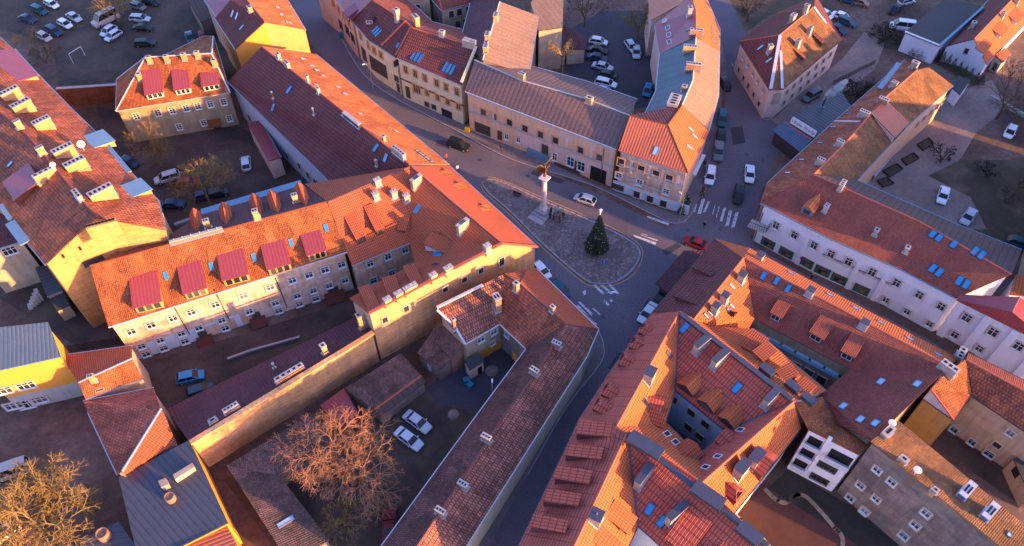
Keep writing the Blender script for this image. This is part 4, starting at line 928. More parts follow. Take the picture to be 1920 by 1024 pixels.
b=Bld('yard_shed','low grey roofed shed in the dark yard behind the yellow gable wall',[par('greymetal',[(66,502,4.2),(98,492,4.2),(118,545,3.6),(88,556,3.6)])],wall='tan',over=.15,gutter='zinc')
b=Bld('yard_shed','tiny dark roofed shed below the grey roofed one behind the yellow gable',[par('flatgrey',[(94,560,3.0),(120,549,3.0),(130,572,2.8),(106,584,2.8)])],wall='tan',over=.1,gutter=None)
b=Bld('side_annex','narrow annex with a dark purple roof and a white double window at the left edge',[par('maroon',[(-50,405,11),(8,400,11),(42,452,9.6),(-50,480,9.6)])],wall='tan',over=.15,gutter='zinc'); b.win([(18,470)],2.0,1.6,'w')
# ================= right-hand cluster =================
b=Bld('courtyard_block','L-shaped block of ribbed maroon tiles with three dormers facing a dark glazed ravine',
 [par('darkmetaltile',[(1342,447,8),(1395,483,11.7),(1300,600,11.7),(1222,588,8)]),
  par('neworange',[(1395,483,11.7),(1415,597,8.4),(1400,622,8),(1332,612,9.5),(1300,600,11.7)]),
  par('redtile',[(1395,483,11.7),(1780,687,11.7),(1597,692,8.4),(1415,597,8.4)],[(1780,687,11.7),(1637,826,11.7),(1575,798,8.9),(1541,742,8.4),(1597,692,8.4)]),
  par('neworange',[(1395,483,11.7),(1342,447,8),(1405,465,9),(1796,672,9),(1780,687,11.7)])],wall='beige',over=.3,ridge='ridge',gutter='ridged')  # sun-facing slopes painted orange, shaded ones maroon and red
b.sky([(1432,516),(1457,525),(1478,540)],.75,1.4); b.sky([(1652,715),(1721,718)],1.2,.8,'skyl',fr='tin'); b.sky([(1612,788),(1580,763),(1640,795)],1.2,.8,'skyl',fr='tin'); b.sky([(1368,582),(1374,572),(1333,587),(1325,592)],.5,1.1,'skyl',fr='capdark')
b.sky([(1556,556),(1604,580),(1651,606),(1706,636),(1759,665),(1482,516)],1.0,.7,'skyl',fr='tin'); b.sky([(1375,532)],.5,1.2,'skyl',fr='ridge')
for L,r_,t in [((1443,586),(1467,598),(1472,562)),((1517,622),(1545,638),(1545,594)),((1576,657),(1604,672),(1606,628))]: b.dorm(L,r_,t,1.4,'redtile','ridged',1,'b',oh=.2)
b.dorm((1370,570),(1396,601),(1387,555),1.2,'darkmetaltile','ridged',1,'d')
b.dorm((1410,690-86),(1412,606),(1410,600),.1) if 0 else None
b.dorm((1570,722),(1622,782),(1668,765),.9,'darkmetaltile','ridged',1,'d') if 0 else None
for L,r_,t in [((1285,495),(1297,478),(1322,500)),((1310,470),(1322,455),(1345,472))]: pass
for x,y in [(1422,490),(1518,551),(1618,612)]: b.chim(x,y,1.0,.9,1.2,'chimw',n=0,cap='capdark')
for x,y in [(1358,562),(1391,520),(1340,583)]: b.chim(x,y,1.0,1.0,1.6,'chimw',n=0,cap='capdark')
for x,y,w_ in [(1786,690,2.2),(1805,668,2.0)]: b.chim(x-8,y+2,w_,.8,1.2,'chimw',n=3,rot=90)
for f in [[(1300,512),(1325,490),(1340,500),(1318,522)],[(1280,540),(1295,527),(1325,545),(1310,562)]]: pass
for L,r_,t in [((1262,556),(1284,534),(1318,560)),((1295,502),(1314,486),(1345,508))]: b.dorm(L,r_,t,.9,'darkmetaltile','ridged',1,'d')
# glazed terrace strip below the eave and the beige wall under its blue gutter
tr=b.raised([(1415,597),(1597,692),(1576,712),(1408,620)],0,5.6,'trimd','terrace'); 
mb=MB()
A=P(1408,618,6.0);B=P(1574,710,6.0); d=(B-A).normalized(); n=Vector((d.y,-d.x,0)); n=n if n.dot(CAM-A)>0 else -n; L=(B-A).length
mb.box((A+B)/2-AZ*.2+n*.1,L,.5,.25,(d,n,AZ)); mb.build('blue_gutter',M['tin'],b.root)
mb=MB(); mb.box(Vector(((A+B)/2).xy.to_3d())+n*.02-AZ*.2,L,.12,5.9,(d,n,AZ)); mb.build('wall',M['beige'],b.root)
for i in range(6):
    c=A+d*(L*(i+.6)/6.2); mb=MB(); mb.box(c-n*.7-AZ*.2,1.9,.9,.12,(d,n,AZ)); mb.build('roof_light',M['skyl'],b.root)
for i in range(4):
    c=A+d*(L*(.42+i*.145)); fr,pa,si,li=win_meshes(1.3,1.7,'k'); o=link('window',fr,b.root,(c.x-b.off.x+n.x*.1,c.y-b.off.y+n.y*.1,3.8),(0,0,math.atan2(-n.x*-1 if 0 else d.y,d.x)+(0 if Vector((d.y,-d.x,0)).dot(n)>0 else math.pi))); link('pane',pa,o)
# awning roof towards the square
b=Bld('terrace_canopy','dark purple flat canopy roof beside the red parked car',[par('maroon',[(1282,470,3.4),(1330,470,3.4),(1345,478,3.4),(1262,556,3.2),(1229,531,3.2)])],wall='trimd',over=.6,gutter='zinc',thick=.2)
# tiled mansard block (the big one in front), lit slopes painted orange, shaded ones red
RH_=13.0
b=Bld('tiled_block','big block of new orange and red tiles around a tiny white courtyard',
 [par('redpan',[(1274,584,13),(1155,802,13),(1087,785,9),(1150,688,9),(1222,588,9)]),
  par('neworange',[(1274,584,13),(1266,731,9),(1248,792,9),(1155,802,13)]),
  par('grid',[(1274,584,13),(1488,753,13),(1362,808,9),(1266,731,9)]),
  par('neworange',[(1274,584,13),(1332,612,9.6),(1412,616,9.2),(1550,733,8.8),(1488,753,13)]),
  par('redpan',[(1488,753,13),(1316,905,13),(1310,853,9),(1362,808,9)]),
  par('neworange',[(1488,753,13),(1502,803,9),(1430,895,9),(1376,962,9),(1316,905,13)]),
  par('neworange',[(1155,802,13),(1248,792,9),(1310,853,9),(1316,905,13),(1176,812,13)]),
  par('redpan',[(1155,802,13),(1176,812,13),(1077,1024,13),(1050,1080,13),(935,1100,9),(975,1018,9),(1087,785,9)]),
  par('neworange',[(1176,812,13),(1196,985,9),(1150,1085,9),(1050,1080,13),(1077,1024,13)]),
  par('grid',[(1176,812,13),(1316,905,13),(1440,1025,13),(1505,1085,13),(1320,1095,9),(1196,985,9)]),
  par('neworange',[(1316,905,13),(1376,962,9),(1440,1018,11.2),(1440,1025,13)])],
 wall='bluewhite',over=.3,ridge='ridge',gutter='capdark',wm=[((1300,790),'bluewhite')])
for a,bb in [((1276,588,13.1),(1485,750,13.1)),((1177,813,13.1),(1440,1025,13.1))]: b.strip([a,bb],.7,.18,'capdark','ridge_capping')
for a,bb in [((1274,584,13),(1266,731,9)),((1176,812,13),(1196,985,9)),((1488,753,13),(1362,808,9))]: b.strip([a,bb],.22,.1,'capdark','valley_strip')
b.rowz([(1297,773),(1323,796)],1.2,1.5,'k'); b.rowz([(1292,801),(1312,820)],1.2,1.5,'k'); b.win([(1264,748)],1.1,1.6,'k')
b.sky([(1284,614),(1382,727)],.95,1.6); b.sky([(1218,955),(1241,978)],.95,1.5); b.sky([(1254,667),(1211,756)],.7,1.3,'glass'); b.sky([(1250,815),(1266,829),(1388,806),(1346,856),(1323,876)],.8,1.2,'glass',fr='trim')
for x,y,ln in [(1314,650,2.6),(1348,677,2.8),(1442,752,2.4),(1205,898,3.0),(1268,966,3.0)]: b.chim(x,y,.8,ln,1.5,'chimw',n=0,cap='capdark')
for x,y in [(1216,713),(1216,828-20) if 0 else (1216,714)][:1]: b.chim(x,y,1.5,1.2,2.0,'chimw',n=0,cap='capdark')
b.chim(1117,975,1.4,1.4,1.6,'chimw',n=1,cap='capdark',pots=1)
for x,y in [(1386,888),(1413,868)]: b.chim(x,y,2.0,1.2,2.0,'chimw',n=0,cap='capdark')
b.strip([(1180,818,13.6),(1240,855,13.6)],1.8,.5,'capdark','chimney_bank'); b.strip([(1300,912,13.6),(1355,950,13.6)],1.8,.5,'capdark','chimney_bank'); b.strip([(1385,985,13.6),(1425,1018,13.6)],1.6,.4,'capdark','chimney_bank')
for x,y in [(1199,622),(1181,650),(1160,682),(1129,738),(1114,765)]: b.gdorm(x+3,y,1.9,1.1,.6,'grid','ridged',hip=.9)
for L,r_,t in [((1080,814),(1086,790),(1140,806)),((1059,854),(1065,832),(1119,850)),((1038,898),(1045,875),(1098,893)),((1017,941),(1023,919),(1077,937)),((993,988),(1000,966),(1054,984))]:
    b.dorm((L[0],L[1]),(r_[0],r_[1]),(t[0]+8,t[1]+4),2.0,'grid','ridged',1,'d',oh=.15)
for x,y in [(1312,800),(1346,826),(1384,852)]: pass
for x,y in [(1283,735),(1321,766),(1360,797)]: b.gdorm(x,y,2.5,.95,.8,'neworange','ridged')
b.gdorm(1240,768,2.2,1.0,.8,'grid','ridged'); 
for x,y in [(1246,797),(1302,846)]: b.gdorm(x-2,y-2,2.6,1.0,.8,'metaltile','ridged')
b.gdorm(1352,822,2.4,1.0,.9,'grid','ridged')
for x,y in [(1456,876),(1488,840)]: b.gdorm(x,y,1.6,1.2,.7,'redpan','ridged',hip=.8)
b.gdorm(1380,945,1.8,1.3,.7,'redpan','ridged',hip=.8); b.gdorm(1435,890,3.4,1.8,1.3,'redpan','ridged')
for L,r_,t in [((1410,623),(1440,642),(1395,652)),((1434,645),(1456,663),(1417,671)),((1480,682),(1500,701),(1463,710)),((1507,705),(1532,724),(1495,735))]: b.dorm(L,r_,t,1.7,'metaltile','ridged',1,'d',oh=.15)
b.dorm((1178,1002),(1196,972),(1140,962),1.2,'neworange','ridged',1,'d'); b.dorm((1150,1050),(1170,1020),(1115,1000),1.2,'neworange','ridged',1,'d')
b.dorm((1246,1010),(1290,1045),(1300,955),1.0,'grid','ridged',1,'d'); b.dorm((1325,1055),(1360,1085),(1345,1005),1.0,'grid','ridged',1,'d')
for x,y in [(1440,698),(1488,728),(1518,752)]: b.strip([(x-14,y-10,12.2),(x+8,y+8,12.2)],1.1,.7,'capdark','chimney_bank')
# apartment house with loggias
b=Bld('white_apartment_house','white apartment house with dark loggias beside the grey mottled wall',
 [par('rusttile',[(1489,757,11.4),(1517,806,11),(1610,853,11),(1637,828,9.2),(1577,799,8.6),(1541,744,8.6)])],wall='white',over=.06,gutter='capdark',outline=[(1517,806,11),(1610,853,11),(1637,828,11),(1577,799,11),(1541,760,11)])
def loggia(b,x,y,w,h):
    b.quad(x,y,w,h,'dark','loggia_opening',.04); r=b.hit_wall(x,y)
    if r:
        q,k=r;A,B,n,d=b.walls[k]; mb=MB(); mb.box(q-AZ*(h/2)+n*.45,w+.2,.9,.15,(d,n,AZ)); mb.box(q-AZ*(h/2)+n*.88,w+.2,.06,1.0,(d,n,AZ)); mb.build('balcony',M['bluewhite'],b.root)
loggia(b,1575,858,2.8,2.2); b.win([(1551,876)],2.2,1.2,'d'); b.win([(1536,898)],2.2,1.3,'d')
for x,y in [(1527,829),(1514,849),(1501,869)]: loggia(b,x,y,1.7,1.9)
b.quad(1538,850,.5,9,'white','pier',.35)
# grey mottled house
b=Bld('mottled_wall_house','tall orange roofed house with a grey mottled wall of scattered white windows',
 [par('mottled',[(1632,828,14.2),(1684,788,11.8),(1921,984,11.8),(1990,1040,11.8),(1935,1082,14.2),(1872,1022,14.2)])],wall='greypl',over=.25,gutter=None,ridge=None)
b.rowz([(1646,880),(1672,904)],1.05,1.2,'w'); b.rowz([(1606,920),(1652,925)],1.05,1.2,'w'); b.rowz([(1586,944),(1632,947)],1.05,1.2,'b'); b.win([(1612,968)],1.05,1.2,'b'); b.win([(1737,962),(1717,984)],1.1,1.3,'w'); b.win([(1695,1004)],1.1,1.3,'b')
b.chim(1808,925,.8,2.4,1.2,'tin',n=2,cap='pzinc'); b.chim(1850,965,.8,2.4,1.2,'tin',n=2,cap='pzinc'); b.chim(1692,865,.9,.6,.8,'chimy',n=1); b.chim(1751,922,.6,.5,.6,'chimy',n=1); b.sky([(1893,1003)],.6,.9,'skyl'); b.chim(1662,815,1.8,.7,1.0,'chimw',n=1,rot=90)
for x,y in [(1715,888),(1668,800)]:
    r=b.hit_roof(x,y)
    if r: q=r[0]; mb=MB(); mb.tube(q,q+AZ*.8,.05,.05); mb.lathe((q.x,q.y,q.z+.8),[(.05,0),(.45,.15),(.5,.3),(.3,.32)],12); mb.build('satellite_dish',M['trim'],b.root)
# olive houses
b=Bld('olive_house','olive plastered house with blank walls and a small sunlit orange roof',
 [par('rusttile',[(1774,700,11.6),(1812,674,12),(1821,737,9.5),(1788,787,9.5),(1746,730,10.5)]),par('concrete',[(1746,730,10.5),(1788,787,9.5),(1731,747,9.5)])],wall='olive',over=.06,gutter='ridged')
b=Bld('dark_roof_house','tan house with a dark mottled tiled roof and five small windows over a black yard',
 [par('oldtile',[(1812,674,12),(1824,743,9),(1920,807,9),(2000,860,9),(2020,790,12),(1920,732,12)]),par('redtile',[(1812,674,12),(1920,732,12),(2020,790,12),(2020,770,10.5),(1920,713,10.5),(1816,662,10.5)])],wall='tan',over=.3,ridge='ridge',gutter='trimd')
b.rowz([(1785,812-2),(1819,833)],1.0,1.2,'b'); b.win([(1895,812)],1.0,1.1,'b'); b.win([(1870,834)],1.0,1.0,'k'); b.win([(1851,855)],1.3,1.2,'b')
b=Bld('ruined_shed','dim ruined masonry shed in the dark yard at the lower right edge',[par('flatgrey',[(1900,860,3.5),(1940,840,3.5),(1990,880,3.5),(1935,935,3.5)])],wall='tan',over=.1,gutter=None)
b.quad(1905,885,1.2,1.6,'dark','opening',.05)
# ================= GROUND =================
def flat(name,poly,z,mt,thick=0,kind='structure'):
    mb=MB(); pts=[P(x,y,z) for x,y in poly]
    if thick: mb.prism(pts,z-thick,z)
    else:
        ar=sum(pts[i].x*pts[(i+1)%len(pts)].y-pts[(i+1)%len(pts)].x*pts[i].y for i in range(len(pts)))
        if ar<0: pts.reverse()
        mb.face(pts)
    o=mb.build(name,M[mt]); o['kind']=kind; return o
mb=MB(); mb.face([(-1500,-900,0),(1500,-900,0),(1500,2500,0),(-1500,2500,0)]); o=mb.build('ground',M['dirt']); o['kind']='structure'
flat('road',[(520,-60),(592,-60),(660,95),(750,190),(860,246),(960,298),(1100,352),(1250,428),(1300,400),(1345,330),(1358,230),(1362,150),(1330,60),(1290,-60),(1340,-60),(1395,60),(1400,130),(1432,215),(1450,228),(1480,250),(1450,300),(1425,370),(1412,470),(1560,560),(1780,690),(1900,780),(1990,850),(1990,930),(1700,760),(1350,520),(1200,640),(1150,760),(1060,900),(990,1090),(860,1090),(940,900),(1040,740),(1110,650),(1000,500),(860,330),(700,200),(580,80)],.016,'asphalt')
flat('side_street',[(1432,215),(1450,228),(1480,250),(1560,190),(1640,130),(1660,80),(1620,60),(1580,110),(1500,175),(1452,222)],.012,'track')
flat('track',[(1560,340),(1640,290),(1720,200),(1800,170),(1860,150),(1890,200),(1830,250),(1800,300),(1740,330),(1820,370),(1850,430),(1780,430),(1660,380),(1600,350)],.008,'track')
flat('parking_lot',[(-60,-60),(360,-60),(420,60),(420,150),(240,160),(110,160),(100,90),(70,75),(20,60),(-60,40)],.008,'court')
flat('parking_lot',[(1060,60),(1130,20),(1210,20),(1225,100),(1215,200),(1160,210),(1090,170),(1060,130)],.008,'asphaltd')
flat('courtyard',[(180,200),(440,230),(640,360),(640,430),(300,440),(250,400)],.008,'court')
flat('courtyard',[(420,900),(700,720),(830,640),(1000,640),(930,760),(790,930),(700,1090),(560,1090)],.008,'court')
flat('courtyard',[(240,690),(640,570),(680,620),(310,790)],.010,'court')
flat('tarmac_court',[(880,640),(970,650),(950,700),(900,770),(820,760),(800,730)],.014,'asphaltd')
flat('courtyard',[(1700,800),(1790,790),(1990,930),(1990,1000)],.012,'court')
flat('grass',[(1640,330),(1740,330),(1760,300),(1990,300),(1990,480),(1880,480),(1800,430)],.005,'grassy')
flat('lawn',[(1340,-60),(1480,-60),(1500,10),(1440,30),(1400,60)],.006,'grassy')
flat('grass_bank',[(70,75),(300,-60),(360,-60),(220,30),(120,60)],.012,'grassy')
flat('side_path',[(40,200),(0,560),(160,660),(260,640),(150,480)],.006,'court')
flat('yard_surface',[(1400,930),(1432,905),(1520,930),(1620,1000),(1700,1090),(1480,1090),(1385,970)],.03,'field')
flat('dark_lawn',[(1440,915),(1478,880),(1700,1010),(1800,1090),(1690,1090),(1590,1010)],.045,'moss')
def ribbon(name,pix,wd,z,mt,z1=None,kind='structure',dash=None):
    mb=MB(); pts=[P(x,y,0) for x,y in pix]
    for i,(a,b_) in enumerate(zip(pts,pts[1:])):
        if dash and i%2: continue
        d=(b_-a); L=d.length
        if L<.01: continue
        d.normalize(); n=Vector((d.y,-d.x,0)); mb.box((a+b_)/2+AZ*(z if z1 is None else 0),L+wd*.5,wd,.004 if z1 is None else z1,(d,n,AZ))
    o=mb.build(name,M[mt]); o['kind']=kind; return o
def smooth(pix,n=6):
    out=[]; N=len(pix)
    for i in range(N-1):
        p0=pix[max(0,i-1)];p1=pix[i];p2=pix[i+1];p3=pix[min(N-1,i+2)]
        for k in range(n):
            t=k/n; out.append(tuple(.5*((2*p1[a])+(-p0[a]+p2[a])*t+(2*p0[a]-5*p1[a]+4*p2[a]-p3[a])*t*t+(-p0[a]+3*p1[a]-3*p2[a]+p3[a])*t**3) for a in (0,1)))
    return out+[pix[-1]]
scurve=smooth([(1435,918),(1452,935),(1472,943),(1490,930),(1508,930),(1530,950),(1560,985),(1580,1015),(1565,1090)])
ribbon('garden_path',scurve,.55,0,'tan',.09)
flat('pavement',smooth([(575,-40),(605,0),(655,100),(692,150),(747,188),(855,245),(960,300),(1102,345),(1210,396),(1255,418),(1280,417),(1296,402),(1305,384),(1330,345),(1343,300),(1352,200),(1362,130),(1348,60)],4)+[(1340,90),(1338,190),(1325,250),(1290,330),(1262,400),(1130,352),(878,234),(752,176),(672,100),(600,-20),(590,-40)],.13,'pave',.13)
flat('pavement',smooth([(1372,120),(1395,165),(1425,215),(1436,226),(1446,222),(1458,212)],4)+[(1450,205),(1434,214),(1400,150),(1385,110)],.13,'pave',.13)
flat('pavement',smooth([(1100,600),(1120,618),(1131,645),(1126,682),(1060,767),(990,890),(930,1000),(890,1090)],4)+[(865,1090),(960,900),(1045,750),(1106,668)],.12,'pave',.12)
flat('pavement',[(1412,462),(1408,475),(1560,572),(1790,700),(1900,770),(1900,740),(1745,640)],.13,'pave',.13)
flat('traffic_island',smooth([(911,337),(905,345),(916,362),(960,400),(1020,460),(1090,520),(1115,532),(1150,530),(1180,512),(1196,490),(1199,472),(1185,455),(1140,430),(1080,403),(1020,378),(960,350),(925,337),(911,337)],5),.14,'cobble',.14)
ribbon('kerb',smooth([(911,337),(905,345),(916,362),(960,400),(1020,460),(1090,520),(1115,532),(1150,530),(1180,512),(1196,490),(1199,472),(1185,455),(1140,430),(1080,403),(1020,378),(960,350),(925,337),(911,337)],5),.28,0,'kerb',.17)
ribbon('yellow_line',smooth([(910,333),(902,345),(912,364),(958,405),(1018,465),(1086,524),(1112,537),(1152,535),(1186,516),(1201,493),(1205,471),(1190,451),(1143,425),(1082,398),(1022,373),(961,346),(925,333),(910,333)],5),.14,.022,'ypaint')
for pts in [smooth([(605,0),(655,100),(692,150),(747,188),(855,245),(960,300),(1102,345),(1210,396),(1255,418),(1280,417),(1296,402),(1305,384)],4),smooth([(1120,618),(1131,645),(1126,682),(1060,767),(990,890)],4),smooth([(1372,120),(1395,165),(1425,215),(1436,226),(1446,222)],4)]: ribbon('kerb',pts,.16,0,'kerb',.15)
mb=MB()
for x,y,r_ in [(727,168,.45),(1180,232,.4),(1118,500,.35),(1180,640,.45),(1290,432,.4),(1400,290,.4),(1430,300,.35),(990,330,.4),(900,300,.4),(1060,470,.3),(1100,640,.4),(1350,430,.35)]:
    q=P(x,y,0); mb.tube(q+AZ*.02,q+AZ*.03,r_,r_,14)
o=mb.build('manhole_covers',M['capdark']); o['kind']='structure'
for pl_ in [[(700,120),(722,116),(742,140),(718,146)],[(1000,318),(1060,338),(1052,345),(995,326)],[(1190,600),(1215,560),(1235,562),(1205,612)],[(1370,240),(1392,236),(1398,268),(1374,272)],[(1140,690),(1160,660),(1172,664),(1150,700)],[(820,262),(850,268),(842,280),(816,272)],[(1240,470),(1270,455),(1278,462),(1250,480)]]: flat('asphalt_patch',pl_,.020,'asphaltd')
for pl_ in [[(1085,400),(1130,412),(1120,440),(1075,425)],[(960,370),(985,372),(990,395),(965,388)]]: flat('cobble_patch',pl_,.146,'pave')
# zebra crossings and lines (worn paint)
def bars(name,quads):
    mb=MB()
    for a,b_,c_,d_ in quads:
        p=[P(*q,.024) for q in(a,b_,c_,d_)]
        if (p[1]-p[0]).cross(p[2]-p[0]).z<0: p.reverse()
        mb.face(p)
    o=mb.build(name,M['wpaint']); o['kind']='structure'
def bar(x0,y0,x1,y1,w): return [(x0-w,y0),(x0+w,y0),(x1+w,y1),(x1-w,y1)]
bars('zebra_crossing',[bar(1307,371,1300,398,3.2),bar(1319,373,1311,401,3.2),bar(1329,378,1320,399,2.2),bar(1359,390,1352,415,2.6),bar(1370,394,1363,424,3.2),bar(1382,398,1374,427,3.0),bar(1341,384,1336,402,.8),bar(1349,386,1343,408,.8)])
bars('stop_line',[[(1212,404),(1214,408),(1253,423),(1255,419)],[(1187,440),(1190,444),(1229,459),(1231,455)],[(1200,440),(1201,441),(1232,452),(1234,450)],[(1201,438),(1203,438),(1215,441),(1213,442)]])
bars('zebra_crossing',[[(1112,535),(1116,533),(1134,550),(1129,552)],[(1120,530),(1124,529),(1150,550),(1145,552)],[(1139,532),(1143,531),(1161,550),(1157,552)],[(1130,565),(1134,562),(1143,571),(1139,574)],[(1142,562),(1145,560),(1149,564),(1146,567)],[(1084,567),(1087,565),(1112,588),(1109,592)],[(1110,578),(1112,577),(1126,589),(1124,591)],[(1085,572) ,(1080,574),(1113,610),(1116,607)],[(1092,548),(1097,543),(1099,551),(1095,554)]])
ribbon('road_edge_line',[(1078,573),(1118,608)],.25,.02,'wpaint')
# ================= CARS =================
_car={}
KD={'sedan':(4.6,1.8,1.42),'hatch':(4.1,1.75,1.48),'estate':(4.7,1.8,1.48),'suv':(4.7,1.88,1.72),'van':(5.4,2.0,2.3),'pickup':(5.0,1.85,1.75),'camper':(6.2,2.2,2.7)}
def prof(kind):
    # (x fraction from the rear 0..1, half-width factor, z) rings of the body, then the glasshouse
    if kind in('van','camper'): return [(0,.25,.95),(.02,.9,1.0)],[(.01,.80),(.0,.97),(.74,.97),(.90,.60),(1.0,.50)],(.03,.06,.70,.86)
    if kind=='sedan': return None,None,(.16,.30,.60,.76)
    if kind=='pickup': return None,None,(.35,.42,.60,.74)
    if kind=='hatch': return None,None,(.03,.17,.62,.80)
    return None,None,(.02,.10,.62,.78)
def car_mesh(kind,paint):
    key=(kind,paint)
    if key in _car: return _car[key]
    L,W,H=KD[kind]; g=prof(kind)[2]; belt=H*(.60 if kind not in('van','camper') else .55); lo=.24
    hood=belt-.10 if kind not in('van','camper') else belt-.05
    mb=MB()
    # body loft along x: stations (x, halfwidth at sill, halfwidth at belt, top z)
    st=[(0,.80,.78,lo+.25,belt-.22),(.015,.90,.88,lo+.02,belt-.08),(.08,.97,.95,lo,belt-.01),(.3,1,.98,lo,belt),(.6,1,.98,lo,belt),(.76,.99,.96,lo,hood+.06),(.93,.94,.90,lo,hood-.10),(.985,.84,.80,lo+.03,hood-.20),(1,.70,.68,lo+.2,hood-.32)]
    rings=[]
    for x,ws,wb,zl,zt in st:
        X=(x-.5)*L; a=W/2*ws; b_=W/2*wb; zm=(zl+zt)/2
        rings.append([Vector((X,-a*.9,zl)),Vector((X,-a,zm)),Vector((X,-b_,zt-.06)),Vector((X,-b_*.86,zt)),Vector((X,b_*.86,zt)),Vector((X,b_,zt-.06)),Vector((X,a,zm)),Vector((X,a*.9,zl))])
    for r0,r1 in zip(rings,rings[1:]):
        for i in range(8):
            j=(i+1)%8; mb.face([r0[i],r0[j],r1[j],r1[i]][::-1])
    mb.face(rings[0]); mb.face(rings[-1][::-1])
    # roof panel
    x0,x1,x2,x3=[(v-.5)*L for v in g]; wr=W/2*.74; wb=W/2*.90
    def sec(X,w_,z): return [Vector((X,-w_,z)),Vector((X,w_,z))]
    r=[sec(x1-.05,wr*.96,H-.07),sec(x1+.25,wr,H-.01),sec((x1+x2)/2,wr*1.02,H),sec(x2-.2,wr,H-.03),sec(x2+.05,wr*.96,H-.09)]
    for a,c in zip(r,r[1:]):
        mb.face([a[0],c[0],c[1],a[1]]); D=Vector((0,0,-.06)); mb.face([a[1]+D,c[1]+D,c[0]+D,a[0]+D]); mb.face([a[0]+D,c[0]+D,c[0],a[0]]); mb.face([a[1],c[1],c[1]+D,a[1]+D])
    # pillars
    for sg in(-1,1):
        for X0,X1 in((x0,x1),(x3,x2),((x1+x2)/2,(x1+x2)/2)):
            mb.tube((X0,sg*wb,belt-.05),(X1,sg*wr,H-.06),.05,.04,5)
    if kind=='pickup': mb.box((-L*.31,0,belt-.02),L*.33,W*.9,.28)
    for sg in(-1,1): mb.box((x3-.25,sg*(W/2+.08),belt-.02),.12,.2,.14)
    body=mb.data('body',[M[paint]]);
    gl=MB(); b0=[Vector((x0,-wb,belt-.04)),Vector((x3,-wb,belt-.04)),Vector((x3,wb,belt-.04)),Vector((x0,wb,belt-.04))]
    t0=[Vector((x1,-wr*.98,H-.08)),Vector((x2,-wr*.98,H-.08)),Vector((x2,wr*.98,H-.08)),Vector((x1,wr*.98,H-.08))]
    for i in range(4): j=(i+1)%4; gl.face([b0[i],b0[j],t0[j],t0[i]])
    gl.face(t0); glass=gl.data('windows',[M['carglass']])
    wh=MB(); r_=.33 if kind!='van' else .36
    wh.tube((0,-.11,0),(0,.11,0),r_,r_,14); wheel=wh.data('wheel',[M['tyre']])
    ri=MB(); ri.tube((0,-.12,0),(0,.12,0),r_*.6,r_*.6,10); rim=ri.data('rim',[M['steel']])
    hl=MB(); hl.box((0,0,0),.3,.34,.13); head=hl.data('headlight',[M['trim']]); tl=MB(); tl.box((0,0,0),.14,.26,.2); tail=tl.data('tail_light',[M['tail']])
    _car[key]=(body,glass,wheel,rim,head,tail,hood,belt); return _car[key]
CARC={'white':(.72,.73,.76),'silver':(.42,.45,.5),'pale':(.50,.56,.64),'grey':(.12,.13,.15),'black':(.012,.013,.018),'navy':(.015,.035,.09),'teal':(.01,.07,.11),'blue':(.015,.16,.36),'bright':(.01,.22,.42),'red':(.35,.012,.02),'dkred':(.16,.01,.02),'green':(.012,.035,.03),'brown':(.25,.12,.07),'beige':(.42,.36,.33)}
for k,c in CARC.items():
    g=NM('car_paint_'+k,.38,0,.35); g.b.inputs['Coat Weight'].default_value=.08; g.b.inputs['Coat Roughness'].default_value=.1; M['p_'+k]=g.col(c)
g=NM('car_glass',.3,0,.4); M['carglass']=g.col((.01,.014,.02)); M['tyre']=plain('tyre_rubber',(.012,.012,.013),.85); g=NM('tail_light_red',.3); M['tail']=g.col((.35,.01,.01))
def car(x,y,dx,dy,kind,paint,label,group=None):
    a=P(x-dx/2,y-dy/2);b_=P(x+dx/2,y+dy/2); d=(b_-a); ang=math.atan2(d.y,d.x); c=P(x,y,.7); c.z=.03
    name={'van':'van','camper':'camper_van','pickup':'pickup_truck'}.get(kind,'parked_car')
    root=thing(name,label,{'van':'van','camper':'van','pickup':'pickup'}.get(kind,'car'),(c.x,c.y,.03),ang,group)
    body,glass,wheel,rim,head,tail,hood,belt=car_mesh(kind,'p_'+paint); L,W,H=KD[kind]
    link('body',body,root); link('windows',glass,root)
    for sx in(-.31,.31):
        for sy in(-1,1):
            o=link('wheel',wheel,root,(sx*L,sy*(W/2-.10),.32)); link('rim',rim,o,(0,sy*.012,0))
    for sy in(-1,1):
        link('headlight',head,root,(L*.5-.2,sy*W*.33,hood-.42)); link('tail_light',tail,root,(-L*.5+.07,sy*W*.36,belt-.42))
    return root
G1='cars parked in the top left lot'; G2='cars parked in the northern yard'; G3='cars parked along the streets round the square'; G4='cars parked on the upper right yard'
car(51,34,38,12,'sedan','navy','dark navy saloon at the far left edge of the top left parking lot',G1)
car(73,18,45,20,'estate','teal','dark teal estate behind the tan strip at the upper left corner',G1)
car(96,7,25,12,'hatch','white','white hatchback cut by the top edge near the upper left corner',G1)
car(82,68,32,16,'hatch','beige','beige silver hatchback lowest of the row of four by the bushes',G1)
car(101,57,30,17,'estate','navy','dark blue estate second from the bottom of the row of four',G1)
car(121,44,30,16,'hatch','white','white hatchback third up in the row of four in the top left lot',G1)
car(138,31,32,19,'sedan','silver','silver saloon topmost of the row of four in the top left lot',G1)
car(198,37,-40,20,'camper','beige','large pale camper van half covered by branches in the top left lot',G1)
car(203,57,-28,18,'hatch','pale','pale blue hatchback directly below the big camper van',G1)
car(212,66,-30,18,'hatch','pale','pale blue hatchback lowest beside the big camper van',G1)
car(262,34,35,2,'estate','silver','silver estate standing crosswise right of the golden bush',G1)
car(268,51,35,2,'sedan','black','black saloon below the silver estate in the top left lot',G1)
car(272,80,48,-3,'estate','green','long dark green estate nearest the hipped stone house',G1)
car(258,11,26,8,'hatch','grey','grey hatchback under the golden tree at the top edge',G1)
car(356,69,8,25,'sedan','teal','dark teal saloon on the grey slab left of the yellow gable',G1)
